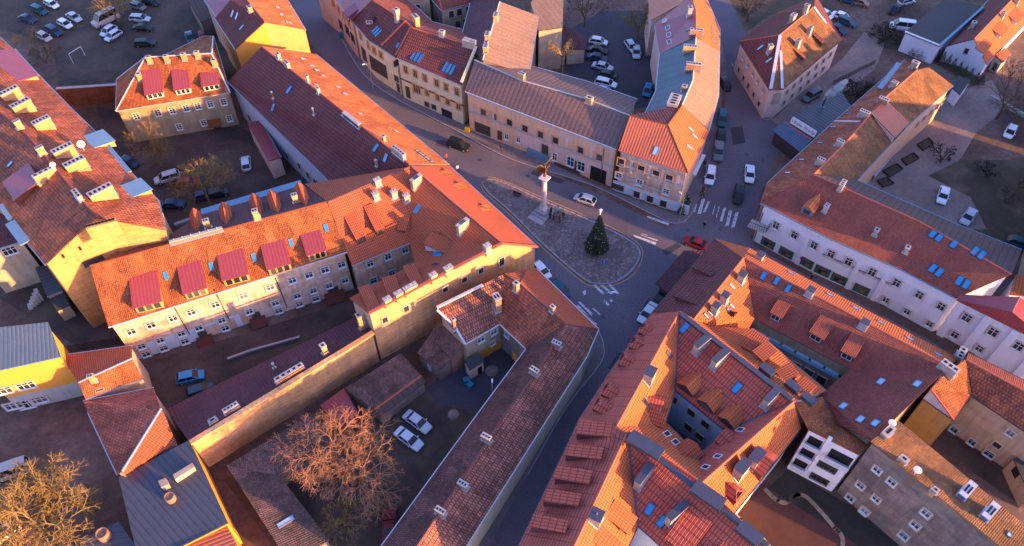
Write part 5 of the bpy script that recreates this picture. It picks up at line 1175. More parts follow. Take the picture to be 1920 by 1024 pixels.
car(381,68,8,25,'hatch','dkred','dark red car beside the teal saloon left of the yellow gable',G1)
car(282,3,24,6,'hatch','black','black car cut by the top edge right of the golden tree',G1)
G5='cars parked in the left courtyard'
car(242,303,25,10,'hatch','navy','dark blue car half hidden behind the big orange roof',G5)
car(313,333,-32,9,'suv','silver','silver and black off-roader left of the bushy golden tree',G5)
car(352,342,26,-4,'hatch','red','red hatchback hidden under the golden tree branches',G5)
car(322,382,40,-2,'sedan','navy','dark blue saloon beside the old kerb in the left courtyard',G5)
car(461,305,-3,-28,'hatch','pale','pale blue hatchback right of the golden courtyard tree',G5)
car(383,366,28,-8,'hatch','navy','dark blue hatchback beneath the tree in the left courtyard',G5)
car(408,362,28,-8,'hatch','black','black hatchback nearest the triangular dormers',G5)
car(356,706,60,-14,'hatch','bright','bright turquoise blue hatchback below the pink tenement')
car(374,732,40,-14,'hatch','teal','dark teal hatchback half under the purple lean-to roof')
car(782,790,48,35,'sedan','silver','silver saloon with a sunroof, upper of two in the brown courtyard')
car(766,822,50,37,'sedan','pale','pale silver saloon, lower of two in the brown courtyard')
car(730,988,0,34,'pickup','dkred','dark red pickup by the lower roof edge of the brown row')
car(860,271,46,15,'suv','black','black off-roader driving on the street above the island point',G3)
car(1097,373,-43,-14,'hatch','silver','silver hatchback driving past beside the angel column',G3)
car(1306,455,-46,-16,'sedan','red','bright red saloon at the corner by the purple canopy',G3)
car(1332,328,-6,33,'estate','white','white car parked at the kerb by the orange corner house',G3)
car(1347,284,-3,35,'pickup','grey','grey pickup parked behind the white car at the kerb',G3)
car(1352,256,-2,28,'hatch','black','small black car parked behind the grey pickup',G3)
car(1354,222,-3,38,'suv','teal','dark teal off-roader first in the kerb row by the curved wing',G3)
car(1360,157,12,24,'hatch','black','black hatchback alone at the bend by the curved wing',G3)
car(1406,325,-1,30,'sedan','white','white saloon on the road left of the pavilion',G3)
car(1385,364,-6,36,'estate','black','black estate driving up to the zebra crossing',G3)
car(1215,586,-36,46,'sedan','pale','pale blue saloon parked under the eave of the maroon block',G3)
car(1241,556,-18,24,'hatch','black','black car tucked below the edge of the purple canopy',G3)
car(1050,541,46,50,'hatch','teal','dark teal car parked below the orange street slope of the brown row',G3)
car(1015,506,30,32,'hatch','white','white car at the foot of the brick gable by the street',G3)
car(1122,77,32,5,'hatch','white','white hatchback topmost of the row in the northern yard',G2)
car(1120,93,32,5,'sedan','black','black saloon second of the row in the northern yard',G2)
car(1120,107,32,6,'sedan','navy','dark navy saloon third of the row in the northern yard',G2)
car(1130,124,34,8,'sedan','silver','silver blue saloon in the middle of the row in the northern yard',G2)
car(1140,140,30,5,'hatch','green','dark green hatchback fifth of the row in the northern yard',G2)
car(1136,155,36,8,'estate','white','white estate second from the bottom of the northern yard row',G2)
car(1132,170,36,7,'sedan','pale','pale blue saloon at the bottom of the northern yard row',G2)
car(1193,96,2,24,'sedan','silver','silver saloon pointing down the middle of the northern yard',G2)
car(1215,168,-6,18,'hatch','blue','small blue car squeezed by the blue tin roof',G2)
car(1183,86,10,14,'hatch','pale','pale small car left of the silver saloon in the northern yard',G2)
car(1547,26,30,14,'hatch','white','white hatchback behind the ridge of the hipped pink house',G4)
car(1578,30,34,13,'sedan','white','white saloon rightmost of the cluster behind the pink house',G4)
car(1588,40,34,14,'estate','teal','dark teal estate between the white saloon and the lowest car',G4)
car(1571,53,32,18,'sedan','navy','dark navy saloon nearest the corner of the hipped pink house',G4)
car(1522,179,-30,18,'suv','grey','dark grey off-roader on the dirt street below the pink house',G4)
car(1692,50,-45,-6,'van','white','white van beside the dark blue flat roof',G4)
car(1680,17,-20,14,'hatch','black','black car above the white van',G4)
car(1613,4,20,5,'hatch','brown','brown car cut by the top edge above the dirt yard',G4)
car(1590,-1,20,6,'hatch','teal','teal car at the top edge left of the brown one',G4)
car(1700,2,26,-6,'hatch','silver','silver car cut by the top edge beside the flat roof',G4)
car(1895,246,-14,26,'hatch','white','white hatchback near the right edge on the brown yard',G4)
car(1769,365,-9,32,'sedan','white','white saloon on the gravel behind the white corner building',G4)
car(1817,405,-22,32,'sedan','silver','silver saloon on the grass behind the white corner building',G4)
car(1913,455,24,8,'hatch','teal','teal car at the right edge beyond the wooden roof slope',G4)
car(20,884,-40,14,'van','beige','pale dusty van under the golden tree at the lower left')
car(6,1000,-26,18,'hatch','silver','silver car at the lower left corner under branches')

for i,pl_ in enumerate([[(1690,300),(1712,288),(1722,298),(1700,311)],[(1655,322),(1680,308),(1692,318),(1668,333)],[(1720,272),(1740,260),(1750,270),(1730,283)],[(1645,340),(1662,334),(1675,345),(1655,352)]]):
    pts=[P(x,y,0) for x,y in pl_]; c=sum(pts,Vector((0,0,0)))/4; t=thing('garden_bed',['garden bed third from the lower end of the row beside the long range','garden bed second from the lower end beside the long range','garden bed uppermost beside the long range','garden bed nearest the wooden roof slope of the white building'][i],'garden bed',(c.x,c.y,0),0,'garden beds beside the long range')
    mb=MB(); mb.prism([c+(p-c)*.86 for p in pts],-.1,.22); mb.build('soil',M['court'],t)
    mb=MB()
    for a,b_ in zip(pts,pts[1:]+pts[:1]):
        d=(b_-a); L=d.length; d.normalize(); mb.box((a+b_)/2-AZ*.05,L+.1,.14,.4,(d,Vector((d.y,-d.x,0)),AZ))
    mb.build('edging',M['wood'],t)
# ================= PEOPLE =================
DG=None
def skin_mesh(name,verts,edges,radii,root=0,sub=1):
    me=bpy.data.meshes.new(name); me.from_pydata(verts,edges,[]); o=bpy.data.objects.new(name,me); COL.objects.link(o)
    md=o.modifiers.new('skin','SKIN'); md.use_smooth_shade=True
    for i,sv in enumerate(me.skin_vertices[0].data): sv.radius=(radii[i],radii[i]); sv.use_root=(i==root)
    s_=o.modifiers.new('sub','SUBSURF'); s_.levels=sub; s_.render_levels=sub
    dg=bpy.context.evaluated_depsgraph_get(); dg.update(); ev=o.evaluated_get(dg); out=bpy.data.meshes.new_from_object(ev,depsgraph=dg); bpy.data.objects.remove(o); out.name=name; return out
def figure(coat,legs,hair,stride=.18,long=False,arm=.25):
    V=[(0,0,.95),(0,0,1.12),(0,0,1.32),(0,0,1.46),(0,.01,1.56),(0,.02,1.66),
       (-.10,0,.88),(-.11,stride*.5,.50),(-.11,stride*.2-.05,.09),(-.11,stride*.2+.1,.05),
       (.10,0,.88),(.11,-stride*.3,.50),(.11,-stride-.05,.10),(.11,-stride+.1,.05),
       (-.19,0,1.40),(-.25,-arm*.4,1.15),(-.24,arm*.3,.93),(-.24,arm*.45,.84),
       (.19,0,1.40),(.25,arm*.3,1.15),(.24,arm*.5+.1,.95),(.24,arm*.6+.12,.87)]
    E=[(0,1),(1,2),(2,3),(3,4),(4,5),(0,6),(6,7),(7,8),(8,9),(0,10),(10,11),(11,12),(12,13),(2,14),(14,15),(15,16),(16,17),(2,18),(18,19),(19,20),(20,21)]
    r=[.16,.16,.17,.08,.075,.105,.10,.075,.05,.05,.10,.075,.05,.05,.075,.06,.05,.045,.075,.06,.05,.045]
    me=skin_mesh('body',V,E,r)
    for m in (M['skin'],M[coat],M[legs],M[hair],M['shoe']): me.materials.append(m)
    for p in me.polygons:
        c=p.center
        if c.z>1.50: p.material_index=3 if (c.z>1.70 or c.y<-.0) else 0
        elif c.z>(.62 if long else .86): p.material_index=0 if (c.z<.90 and abs(c.x)>.19) else 1
        elif c.z>.12: p.material_index=2
        else: p.material_index=4
    return me
def hands(me_parent,side,x,y,z):
    mb=MB(); mb.box((x,y,z-.05),.03,.07,.07)
    for i in range(4): mb.tube((x,y-.03+i*.02,z-.05),(x+.005*side,y-.028+i*.021,z-.11-.01*(i in(1,2))),.010,.008,5)
    mb.tube((x,y+.035,z-.01),(x-.01*side,y+.065,z-.06),.011,.009,5); return mb.build('hand',M['skin'],me_parent,Vector((0,0,0)))
COLS={'skin':(.45,.25,.18),'shoe':(.015,.012,.012),'hair':(.03,.02,.015),'blond':(.5,.36,.17),'cblack':(.015,.015,.02),'cpink':(.5,.05,.10),'cwhite':(.65,.66,.7),'cblue':(.28,.36,.5),'cred':(.18,.02,.03),'cbrown':(.12,.07,.05),'cnavy':(.02,.03,.07),'jeans':(.04,.06,.11),'bronze':(.20,.10,.035),'stone':(.52,.42,.40)}
for k,c in COLS.items(): M[k]=plain(k+'_material',c,.8 if k!='bronze' else .45,.0 if k!='bronze' else .55)
def person(x,y,face,coat,legs,hair,label,group=None,stride=.18,z=0.02,h=1.0):
    p=P(x,y,z); o=thing('person',label,'person',(p.x,p.y,z),R(face),group); o.scale=(h,h,h)
    me=figure(coat,legs,hair,stride); b_=link('body',me,o)
    hm=MB(); hm.lathe((0,-.005,1.60),[(.10,0),(.118,.06),(.11,.12),(.06,.165),(.01,.175)],10); link('hair',hm.data('hair',M[hair],smooth=True),o)
    fm=MB(); fm.box((0,.10,1.64),.025,.04,.04); fm.box((-.04,.10,1.675),.025,.015,.012,m=1); fm.box((.04,.10,1.675),.025,.015,.012,m=1); fm.box((0,.10,1.605),.05,.012,.01,m=1); link('face',fm.data('face',[M['skin'],M['cblack']]),o)
    cm=MB(); cm.lathe((0,0,.80),[(.20,0),(.185,.15),(.17,.32),(.19,.5),(.15,.64),(.09,.68)],10); link('coat',cm.data('coat',M[coat],smooth=True),o)
    hands(o,-1,-.24,.13,.80); hands(o,1,.24,.28,.84); return o
person(837,300,40,'cpink','cblack','hair','person in a pink jacket walking near the orange street roof')
person(858,322,200,'cwhite','cblack','hair','person in a white top and dark trousers walking near the tip of the island')
person(940,283,150,'cblack','cblack','hair','person in black walking on the pavement past the garage door',z=.15)
person(1033,402,30,'cblack','jeans','hair','person in black nearest the foot of the column',z=.16,stride=.05)
person(1038,412,60,'cbrown','cblack','hair','person in a brown coat in the middle of the group by the column',z=.16,stride=.05)
person(1046,400,190,'cblue','jeans','hair','person in a pale blue jacket behind the group by the column',z=.16,stride=.05)
person(1049,417,100,'cred','cblack','hair','person in a dark red jacket at the front of the group by the column',z=.16)
person(1056,410,200,'cblack','cblack','hair','person in black rightmost of the group by the column',z=.16)
person(1031,411,210,'cnavy','cblack','hair','person in navy closest to the lower steps of the column',z=.16,stride=.04)
person(1319,428,120,'cblack','cnavy','blond','blond person in black crossing the road below the zebra crossing')
person(1320,312,170,'cblack','cblack','hair','person in black on the pavement beside the corner house balconies',z=.15)
person(1317,362,170,'cred','cwhite','hair','person in red and white standing by the decorated kerbside tree',z=.15)
person(1519,526,20,'cblack','cblack','blond','person with a dark coat in the lane below the green shop windows')
# ================= ANGEL COLUMN =================
q=P(1019,399,.14); t=thing('angel_column','tall pale stone column topped by a bronze angel blowing a trumpet','monument',(q.x,q.y,.14),R(-38))
Z0=Vector((0,0,0))
mb=MB(); mb.box((0,0,0),3.1,3.1,.3); mb.box((0,0,.3),2.1,2.1,.55); mb.build('step',M['kerb'],t,Z0)
mb=MB(); mb.box((0,-2.15,-.02),3.1,1.2,.12); mb.build('paving_slab',M['kerb'],t,Z0)
mb=MB(); mb.lathe((0,0,.85),[(.72,0),(.72,.25),(.6,.35),(.66,.5),(.5,.7)],20); mb.build('base',M['stone'],t,Z0)
mb=MB(); mb.lathe((0,0,1.5),[(.48,0),(.47,2),(.44,4.2),(.40,6.3),(.5,6.4),(.44,6.5),(.44,6.7)],20); mb.build('shaft',M['stone'],t,Z0,smooth=False)
mb=MB(); mb.box((0,0,8.2),1.2,1.2,.18); mb.box((0,0,8.38),1.55,1.55,.2); mb.build('capital',M['stone'],t,Z0)
V=[(0,0,.1),(0,0,.7),(0,.05,1.3),(0,0,1.9),(0,0,2.35),(0,.05,2.6),(0,.08,2.85),(-.35,.1,2.25),(-.5,.5,2.35),(-.15,.75,2.75),(.35,.1,2.25),(.55,.45,2.5),(.15,.8,2.8)]
E=[(0,1),(1,2),(2,3),(3,4),(4,5),(5,6),(3,7),(7,8),(8,9),(3,10),(10,11),(11,12)]
me=skin_mesh('statue',V,E,[.34,.30,.21,.24,.18,.09,.16,.10,.07,.06,.10,.07,.06]); me.materials.append(M['bronze']); link('statue',me,t,(0,0,8.6))
for sg in(-1,1):
    w_=MB(); pts=[(sg*.08,-.15,2.2),(sg*.5,-.5,2.9),(sg*.85,-.95,2.8),(sg*.95,-1.25,2.2),(sg*.8,-1.1,1.5),(sg*.5,-.7,1.0),(sg*.15,-.2,1.3)]
    a=[Vector(p)+Vector((0,.05,0)) for p in pts]; b2=[Vector(p)-Vector((0,.05,0)) for p in pts]
    w_.face(a); w_.face(b2[::-1])
    for i in range(len(a)): j=(i+1)%len(a); w_.face([b2[i],b2[j],a[j],a[i]])
    link('wing',w_.data('wing',M['bronze']),t,(0,0,8.6))
w_=MB(); w_.tube((0,.2,2.85),(0,1.5,3.15),.04,.05,8); w_.tube((0,1.5,3.15),(0,1.8,3.22),.06,.22,10); link('trumpet',w_.data('trumpet',M['bronze']),t,(0,0,8.6))
# ================= CHRISTMAS TREE =================
def conifer(name,label,x,y,h,rad,z=.14,n=2600,baub=70,cat='tree',group=None,seed=1,wide=1.0,col='needle'):
    rn=random.Random(seed); p=P(x,y,z); t=thing(name,label,cat,(p.x,p.y,z),0,group)
    mb=MB(); mb.tube((0,0,0),(0,0,h*.9),rad*.07,.02,8); link('trunk',mb.data('trunk',M['bark']),t)
    mb=MB()
    for i in range(n):
        f=rn.random()**.62; zz=h*(1-f)*.97+.35*f; rr=rad*f*(1-.16*(math.sin(zz*5.2)+1)/2); a=rn.random()*6.283; r0=rr*(rn.random()**.45)
        a2=a+rn.uniform(-.5,.5); c=Vector((r0*math.cos(a),r0*math.sin(a),zz+rn.uniform(-.1,.1))); d=Vector((math.cos(a2),math.sin(a2),rn.uniform(-.55,.1))).normalized(); s=Vector((-math.sin(a2),math.cos(a2),rn.uniform(-.3,.3)))
        L=rad*.17*rn.uniform(.6,1.3); wd=L*.34
        mb.face([c-s*wd,c+s*wd,c+d*L+AZ*.02])
        mb.face([c-AZ*wd*.7,c+AZ*wd*.7,c+d*L*.9])
    link('crown',mb.data('crown',M[col]),t)
    for i in range(baub):
        f=rn.random()**.6; zz=h*(1-f)*.95+.3; rr=rad*f*.97; a=rn.random()*6.283; m2=MB()
        if i==0: bm_=MB(); bm_.lathe((0,0,-.11),[(.01,0),(.06,.03),(.08,.08),(.06,.13),(.01,.16)],8); bd=bm_.data('bauble',M['bauble'],smooth=True)
        link('bauble',bd,t,(rr*math.cos(a),rr*math.sin(a),zz))
    return t
M['needle']=groundmat('fir_needles',(.022,.034,.016),(.05,.06,.028),1.5,6,rough=.8); M['bark']=plain('bark',(.09,.055,.035),.95)
g=NM('tree_lights',.3); M['bauble']=g.col((.6,.5,.3))
t=conifer('christmas_tree','tall decorated Christmas tree with pale baubles on the cobbled island',1118,467,8.4,2.15,n=5200,baub=60)
mb=MB(); mb.box((0,0,8.5),.14,.14,.9); link('topper_stem',mb.data('topper_stem',M['cwhite']),t)
mb=MB()
for k in range(5):
    a=math.pi/2+k*2*math.pi/5; a1=a+math.pi/5; a0=a-math.pi/5; c=Vector((0,0,9.5))
    p=lambda an,rr,dy: c+Vector((math.cos(an)*rr*.75,dy,math.sin(an)*rr*.75))
    mb.face([p(a,.55,0),p(a1,.22,0),c-AY*.14]); mb.face([p(a0,.22,0),p(a,.55,0),c-AY*.14]); mb.face([p(a1,.22,0),p(a,.55,0),c+AY*.14]); mb.face([p(a,.55,0),p(a0,.22,0),c+AY*.14])
mb.box((0,0,9.05),.5,.08,.16,m=1); link('star_topper',mb.data('star_topper',[M['cwhite'],M['cpink']]),t)
conifer('small_fir','small decorated fir at the wall corner of the orange roofed house',1276,402,2.6,.9,n=700,baub=12,seed=3)
conifer('small_fir','small fir behind the other one at the orange roofed house corner',1287,382,2.2,.8,n=600,baub=6,seed=4)
conifer('small_fir','tiny kerbside fir at the end of the zebra crossing',1316,367,1.6,.6,n=400,baub=6,seed=5,z=.15)
for i,(x,y,h) in enumerate([(1708,104,2.6),(1716,107,3.0),(1724,110,3.0),(1733,112,3.2),(1742,112,3.4),(1752,115,3.4),(1762,121,3.4),(1772,128,3.6),(1782,133,3.4),(1793,140,3.4),(1803,146,3.2),(1813,152,3.4),(1825,158,3.2),(1836,160,2.8)]):
    conifer('clipped_evergreen',['dark clipped evergreen nearest the flat roof corner','evergreen column second from the flat roof building','evergreen column third in the hedge row','evergreen column fourth in the hedge row','evergreen column fifth in the hedge row','evergreen column sixth, below the white wall end','evergreen column seventh, at the gap before the gabled house','evergreen column eighth, under the white gable','evergreen column ninth, under the white gable middle','evergreen column tenth in the row','evergreen column eleventh in the row','evergreen column twelfth in the row','evergreen column last but one in the row','short evergreen at the track end of the row'][i],x,y,h,.95,z=0,n=520,baub=0,cat='evergreen',group='evergreens clipped in a row',seed=20+i)
# ================= BARE TREES =================
def twigmat(name,c,c2): 
    m=NM(name,.85); f=m.noise(m.coord(),.5,4); return m.col(m.mix(f,c,c2))
M['twgold']=twigmat('golden_twigs',(.24,.16,.055),(.12,.08,.035)); M['tworange']=twigmat('orange_twigs',(.36,.17,.085),(.18,.09,.05)); M['twbrown']=twigmat('brown_twigs',(.13,.08,.05),(.08,.055,.04)); M['twdark']=twigmat('dark_twigs',(.05,.035,.03),(.035,.03,.025))
def bare_tree(label,x,y,h,rad,mt,seed,kind='lime',trunk=None,z=0,levels=6,droop=0.0,lean=(0,0),tr=.30,spread=.55,cat='tree',group=None,name='bare_tree',tw=.028,nb=(3,4)):
    rn=random.Random(seed); p=P(x,y,z); t=thing(name,label,cat,(p.x,p.y,z),rn.random()*6,group)
    th=trunk or h*.28; mb=MB(); top=Vector((lean[0],lean[1],th))
    mid=top*.5+Vector((rn.uniform(-.15,.15),rn.uniform(-.15,.15),0)); mb.tube((0,0,-.2),mid,tr,tr*.8,8); mb.tube(mid,top,tr*.8,tr*.68,8); link('trunk',mb.data('trunk',M[mt]),t)
    cr=MB(); L0=(h-th)*.36
    def grow(p0,d,L,r,lv):
        n=2 if lv>1 else 1; cur=p0; dd=d
        for k in range(n):
            dd=(dd+Vector((rn.uniform(-.22,.22),rn.uniform(-.22,.22),rn.uniform(-.12,.14)-droop*(1 if lv<4 else -.2)))).normalized()
            nx=cur+dd*(L/n); cr.tube(cur,nx,max(tw,r*(1-.3*k/n)),max(tw*.8,r*(1-.3*(k+1)/n)),5 if lv>3 else 3,cap=False); cur=nx
            if lv>0 and k==0 and rn.random()<.7:
                a=dd.orthogonal().normalized(); a.rotate(Matrix.Rotation(rn.random()*6.283,3,dd)); grow(cur,(dd+a*spread*1.3).normalized(),L*.6,r*.5,lv-2 if lv>1 else 0)
        if lv>0:
            nbr=rn.randint(*nb); ph=rn.random()*6.283
            for i in range(nbr):
                if 2<=lv<=4 and rn.random()<.24: continue
                a=dd.orthogonal().normalized(); a.rotate(Matrix.Rotation(ph+i*6.283/nbr+rn.uniform(-.4,.4),3,dd)); grow(cur,(dd+a*spread*rn.uniform(.6,1.3)).normalized(),L*rn.uniform(.6,.92),r*.66,lv-1)
    nm=rn.randint(4,5); ph=rn.random()*6
    for i in range(nm):
        a=ph+i*6.283/nm+rn.uniform(-.3,.3); grow(top-AZ*.1*i,Vector((math.cos(a)*.75,math.sin(a)*.75,rn.uniform(.35,1.1))).normalized(),L0*rn.uniform(.6,1.25),tr*.6,levels-1)
    # scale the crown to its real spread
    mr=sorted(math.hypot(v.x-top.x,v.y-top.y) for v in cr.v)[int(len(cr.v)*.97)]; mz=sorted(v.z for v in cr.v)[int(len(cr.v)*.98)]
    kx=rad/mr; kz=(h-th)/(mz-th)
    cr.v=[Vector((top.x+(v.x-top.x)*kx,top.y+(v.y-top.y)*kx,th+(v.z-th)*(kz if v.z>th else 1))) for v in cr.v]
    link('crown',cr.data('crown',M[mt]),t); print(name,label[:30],len(cr.f)); return t
bare_tree('large golden bare lime tree filling the lower left corner',112,985,11,9.8,'twgold',8,levels=7,tr=.6,tw=.015,droop=.08,nb=(3,4),spread=.75)
bare_tree('smaller golden bare tree at the left edge beside the large lime',28,985,8,4.2,'twgold',5,levels=6,tr=.28,tw=.022,droop=.06)
bare_tree('wide orange lit birch with drooping twigs in the brown courtyard',665,905,11.5,8.2,'tworange',11,levels=7,tr=.42,tw=.013,droop=.13,nb=(3,4),spread=.75)
bare_tree('small round golden tree below the orange birch',648,985,4.5,3.6,'twgold',12,levels=6,tr=.14,tw=.018)
bare_tree('slim orange sapling rising past the firewall left of the birch',630,815,6.5,2.6,'tworange',13,levels=5,tr=.12,tw=.02)
bare_tree('dense golden tree in the middle of the left courtyard',396,388,10.5,5.6,'twgold',21,levels=6,tr=.3,tw=.024,nb=(3,4),trunk=5)
bare_tree('thin golden tree in front of the hipped stone house',303,312,9,4.2,'twgold',22,levels=6,tr=.2,tw=.022,trunk=3)
bare_tree('golden tree at the top edge behind the parking lot',222,40,7,5.0,'twgold',31,levels=6,tr=.22,tw=.035,nb=(3,3))
bare_tree('low golden shrub at the left end of the parking lot',55,78,3,4.0,'twgold',32,levels=5,tr=.1,tw=.035,trunk=.4,name='bare_shrub',cat='shrub')
bare_tree('dark brown thicket left of the white goal frame',88,118,4,4.0,'twbrown',33,levels=5,tr=.12,tw=.035,trunk=.5,name='bare_shrub',cat='shrub')
bare_tree('golden bare tree beside the purple folded roof',1194,72,8,4.2,'twgold',41,levels=6,tr=.2,tw=.035,nb=(3,3))
bare_tree('tall tree with a small golden top in the northern yard',1052,172,12,3.2,'twgold',42,levels=5,tr=.2,tw=.03,trunk=8.5)
bare_tree('dark bare tree at the top edge of the northern yard',1095,50,8,5,'twbrown',43,levels=6,tr=.2,tw=.035,nb=(3,3))
bare_tree('large dark bare tree by the track at the right edge',1868,222,11,7.5,'twbrown',51,levels=6,tr=.3,tw=.035,nb=(3,3))
bare_tree('dark leafless bush by the pavilion chimney smoke',1602,178,3.5,4.0,'twdark',52,levels=6,tr=.12,tw=.03,trunk=.4,name='bare_shrub',cat='shrub')
bare_tree('dark leafless bush beside the white van',1662,75,3,4.0,'twdark',53,levels=6,tr=.12,tw=.03,trunk=.4,name='bare_shrub',cat='shrub')
bare_tree('brown bush at the foot of the flat roofed building',1702,92,2.5,2.4,'twbrown',54,levels=6,tr=.1,tw=.03,trunk=.3,name='bare_shrub',cat='shrub')
bare_tree('bare tree at the top edge above the pink hipped house',1400,40,6,4,'twbrown',55,levels=6,tr=.15,tw=.035,nb=(3,3))
bare_tree('dark hedge clump on the grass behind the white corner building',1765,300,2.5,3.0,'twdark',56,levels=5,tr=.1,tw=.035,trunk=.3,name='bare_shrub',cat='shrub')
bare_tree('dark shrub right of the white saloon on the gravel',1850,330,2.5,3.0,'twdark',57,levels=5,tr=.1,tw=.035,trunk=.3,name='bare_shrub',cat='shrub')
bare_tree('brown shrub by the right edge beyond the parked saloons',1895,370,2.5,3.0,'twbrown',58,levels=5,tr=.1,tw=.035,trunk=.3,name='bare_shrub',cat='shrub')
# ================= SMALL THINGS =================
def post_thing(name,label,cat,x,y,parts,z=0.0,rz=0,group=None):
    p=P(x,y,z); t=thing(name,label,cat,(p.x,p.y,z),R(rz),group)
    for nm,mt,fn in parts: mb=MB(); fn(mb); link(nm,mb.data(nm,M[mt]),t)
    return t
M['signblue']=plain('blue_sign_face',(.01,.12,.5),.5); M['yellowp']=plain('yellow_box_paint',(.6,.35,.01),.5); M['binblue']=plain('blue_bin_plastic',(.01,.13,.22),.5)
def sgn(h): return [('pole','steel',lambda mb: mb.tube((0,0,0),(0,0,h),.04,.04,6)),('sign_face','signblue',lambda mb: mb.box((0,-.06,h-.75),.7,.05,.7)),('arrow','trim',lambda mb:(mb.box((0,-.095,h-.68),.1,.02,.42),mb.face([(-.2,-.105,h-.3),(.2,-.105,h-.3),(0,-.105,h-.1)])))]
post_thing('road_sign','blue square road sign on the lower end of the cobbled island','sign',1131,505,sgn(2.4),.14)
post_thing('road_sign','blue road sign at the pavement by the white building balcony','sign',1394,418,sgn(2.4),0,40)
post_thing('road_sign','blue and white road sign at the kerb left of the column','sign',1030,290,sgn(2.6),.13,0)
post_thing('yellow_box','yellow roadside box at the foot of the slate roof front','box',877,245,[('box','yellowp',lambda mb: mb.box((0,0,0),1.0,.6,.7)),('lid','yellowp',lambda mb: mb.box((0,0,.7),1.06,.66,.08,taper=.8))],.13,-28)
for i,(x,y) in enumerate([(875,718),(882,727)]):
    post_thing('wheelie_bin',['blue wheelie bin next to the grey roofed porch','blue wheelie bin farther from the grey roofed porch'][i],'bin',x,y,[('bin_body','binblue',lambda mb: mb.box((0,0,.05),.75,.7,.95,taper=1.12)),('lid','binblue',lambda mb: mb.box((0,0,1.0),.88,.85,.08))],0,20+i*30,'blue bins in the courtyard')
post_thing('wheelie_bin','blue bin standing on the upper street pavement','bin',641,70,[('bin_body','binblue',lambda mb: mb.box((0,0,.05),.8,.8,1.0,taper=1.12)),('lid','binblue',lambda mb: mb.box((0,0,1.05),.92,.92,.08))],.13,30)
post_thing('stone_pile','pale boat-shaped heap lying in the courtyard beside the porch','heap',922,695,[('heap','greypl',lambda mb: mb.lathe((0,0,0),[(1.1,0),(.8,.25),(.3,.4),(.05,.42)],9))],0)
post_thing('stone_pile','grey stone heap near the parked silver saloons','heap',850,777,[('heap','greypl',lambda mb: mb.lathe((0,0,0),[(.9,0),(.6,.15),(.3,.2),(.05,.23)],7))],0)
def lamp(mb): mb.tube((0,0,0),(0,0,6.2),.09,.05,8); mb.tube((0,0,6.2),(.9,0,6.5),.05,.04,6)
for x,y,l,rz in [(1063,402-140,'slim street lamp on the pavement behind the angel',200),(1272,418,'slim street lamp at the zebra crossing corner',120),(1131,620-25,'slim street lamp at the brown row corner',0),(925,770,'courtyard lamp post with a white globe by the zinc gutter',90),(700,168,'street lamp on the curved pavement of the upper street',200)]:
    post_thing('street_lamp',l,'street lamp',x,y,[('post','zinc',lamp),('lamp_head','trim',lambda mb: mb.box((1.05,0,6.42),.6,.22,.12))],.1,rz)
post_thing('goal_frame','white metal goal frame on the dim yard by the parking lot','goal',149,112,[('frame','trim',lambda mb:(mb.tube((-1.6,0,0),(-1.6,0,2.4),.06,.06),mb.tube((1.6,0,0),(1.6,0,2.4),.06,.06),mb.tube((-1.6,0,2.4),(1.6,0,2.4),.06,.06)))],0,60)
post_thing('street_bench','dark bench on the left tip of the cobbled island','bench',969,368,[('seat','trimd',lambda mb: mb.box((0,0,.42),1.7,.45,.06)),('backrest','trimd',lambda mb: mb.box((0,.22,.5),1.7,.06,.4))]+[('leg','zinc',(lambda k: (lambda mb: mb.box((k,0,0),.08,.4,.42)))(k)) for k in(-.7,.7)],.14,-30)
def wall_thing(name,label,pix,h,wd,mt,cat='wall',cap='concrete'):
    pts=[P(x,y,h) for x,y in pix]; c=sum(pts,Vector((0,0,0)))/len(pts); t=thing(name,label,cat,(c.x,c.y,0)); mb=MB(); cp=MB()
    for a,b_ in zip(pts,pts[1:]):
        d=(b_-a);L=d.length;d.normalize();n=Vector((d.y,-d.x,0)); m=(a+b_)/2; mb.box((m.x,m.y,-.1),L+wd,wd,h+.1,(d,n,AZ)); cp.box((m.x,m.y,h),L+wd+.1,wd+.16,.1,(d,n,AZ))
    mb.build('wall',M[mt],t); cp.build('coping',M[cap],t); return t
wall_thing('brick_garden_wall','tall old red brick wall below the dim tarmac yard',[(108,166),(215,159)],4.2,.5,'redbrick')
wall_thing('yard_wall','low plastered wall along the brown planked side of the long range',[(1760,190),(1700,255),(1640,330)],1.0,.3,'tan')
wall_thing('yard_wall','low stone kerb wall crossing the left courtyard',[(330,420),(430,385),(520,365)],.5,.5,'concrete')
wall_thing('retaining_wall','low wall framing the basement yard under the pink tenement',[(428,672),(470,657),(560,632)],.45,.2,'greypl',cap='kerb')
wall_thing('yard_wall','pale wall round the brown yard surface in the lower right corner',[(1375,962),(1388,975),(1430,1010),(1470,1060)],1.2,.3,'tan')
wall_thing('yard_wall','grey wall between the dirt track and the field at the right',[(1860,180),(1905,205),(1950,230)],.8,.3,'concrete')
def fence(name,label,a,b_,h,n,mt='trimd'):
    A=P(*a);B=P(*b_); t=thing(name,label,'fence',tuple((A+B)/2)); 
    d=(B-A);L=d.length;d.normalize();nn=Vector((d.y,-d.x,0)); mb=MB()
    for z in(.35,h-.2): mb.box((A+B)/2+AZ*z,L,.05,.08,(d,nn,AZ))
    mb.build('rail',M[mt],t); mb=MB()
    for i in range(n): mb.box(A+d*(L*(i+.5)/n),L/n*.45,.04,h,(d,nn,AZ))
    mb.build('pickets',M[mt],t)
fence('picket_fence','dark picket fence between the yellow house and the pink tenement',(132,660),(228,643),1.6,22)
fence('picket_fence','thin fence along the upper right yard beside the dirt street',(1560,160),(1640,120),1.2,26)
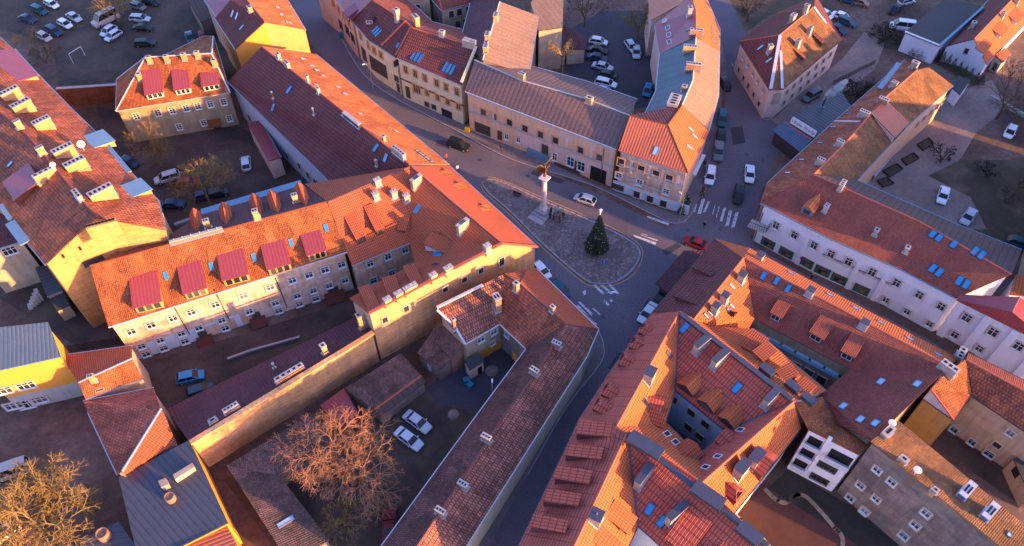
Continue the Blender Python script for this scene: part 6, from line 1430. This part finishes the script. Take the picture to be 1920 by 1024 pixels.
# steps behind the big left house
p=P(78,560); t=thing('outdoor_steps','pale curved steps with a small landing behind the yellow gable wall','stairs',(p.x,p.y,0),R(30))
for i in range(5): mb=MB(); mb.box((-i*.45,-i*.25,0),.6,1.1,2.0-i*.38); link('step',mb.data('step',M['concrete']),t)
# chimney smoke
m=bpy.data.materials.new('smoke'); m.use_nodes=True; nt2=m.node_tree; nt2.nodes.remove(nt2.nodes['Principled BSDF']); pv=nt2.nodes.new('ShaderNodeVolumePrincipled'); nt2.links.new(pv.outputs[0],nt2.nodes['Material Output'].inputs['Volume']); pv.inputs['Color'].default_value=(.9,.9,.95,1)
tcn=nt2.nodes.new('ShaderNodeTexCoord'); nz=nt2.nodes.new('ShaderNodeTexNoise'); nz.inputs['Scale'].default_value=1.1; nz.inputs['Detail'].default_value=5; rp=nt2.nodes.new('ShaderNodeMapRange'); rp.inputs[1].default_value=.42; rp.inputs[2].default_value=.7; rp.inputs[3].default_value=0; rp.inputs[4].default_value=2.2
nt2.links.new(tcn.outputs['Object'],nz.inputs['Vector']); nt2.links.new(nz.outputs[0],rp.inputs[0]); nt2.links.new(rp.outputs[0],pv.inputs['Density'])
mb=MB(); rn=random.Random(5); prev=None
q0=P(1543,187,6.8)
ring=[(0,0,0,.25),(.3,.2,.8,.6),(1.2,.5,1.3,.9),(2.4,.9,1.8,1.15),(3.6,1.5,2.3,1.0),(4.4,2.0,2.8,.4)]
rs=[]
for dx,dy,dz,rr in ring: rs.append([q0+Vector((dx,dy+rr*math.cos(k*math.pi/5)*(1+rn.uniform(-.2,.2)),dz+rr*math.sin(k*math.pi/5)*(1+rn.uniform(-.2,.2)))) for k in range(10)])
for r0,r1 in zip(rs,rs[1:]):
    for i in range(10): j=(i+1)%10; mb.face([r0[i],r0[j],r1[j],r1[i]])
mb.face(rs[0][::-1]); mb.face(rs[-1]); o=mb.build('chimney_smoke',m); tag(o,'white smoke drifting from the thin pavilion chimney','smoke',kind='stuff')
scene.cycles.use_denoising=True
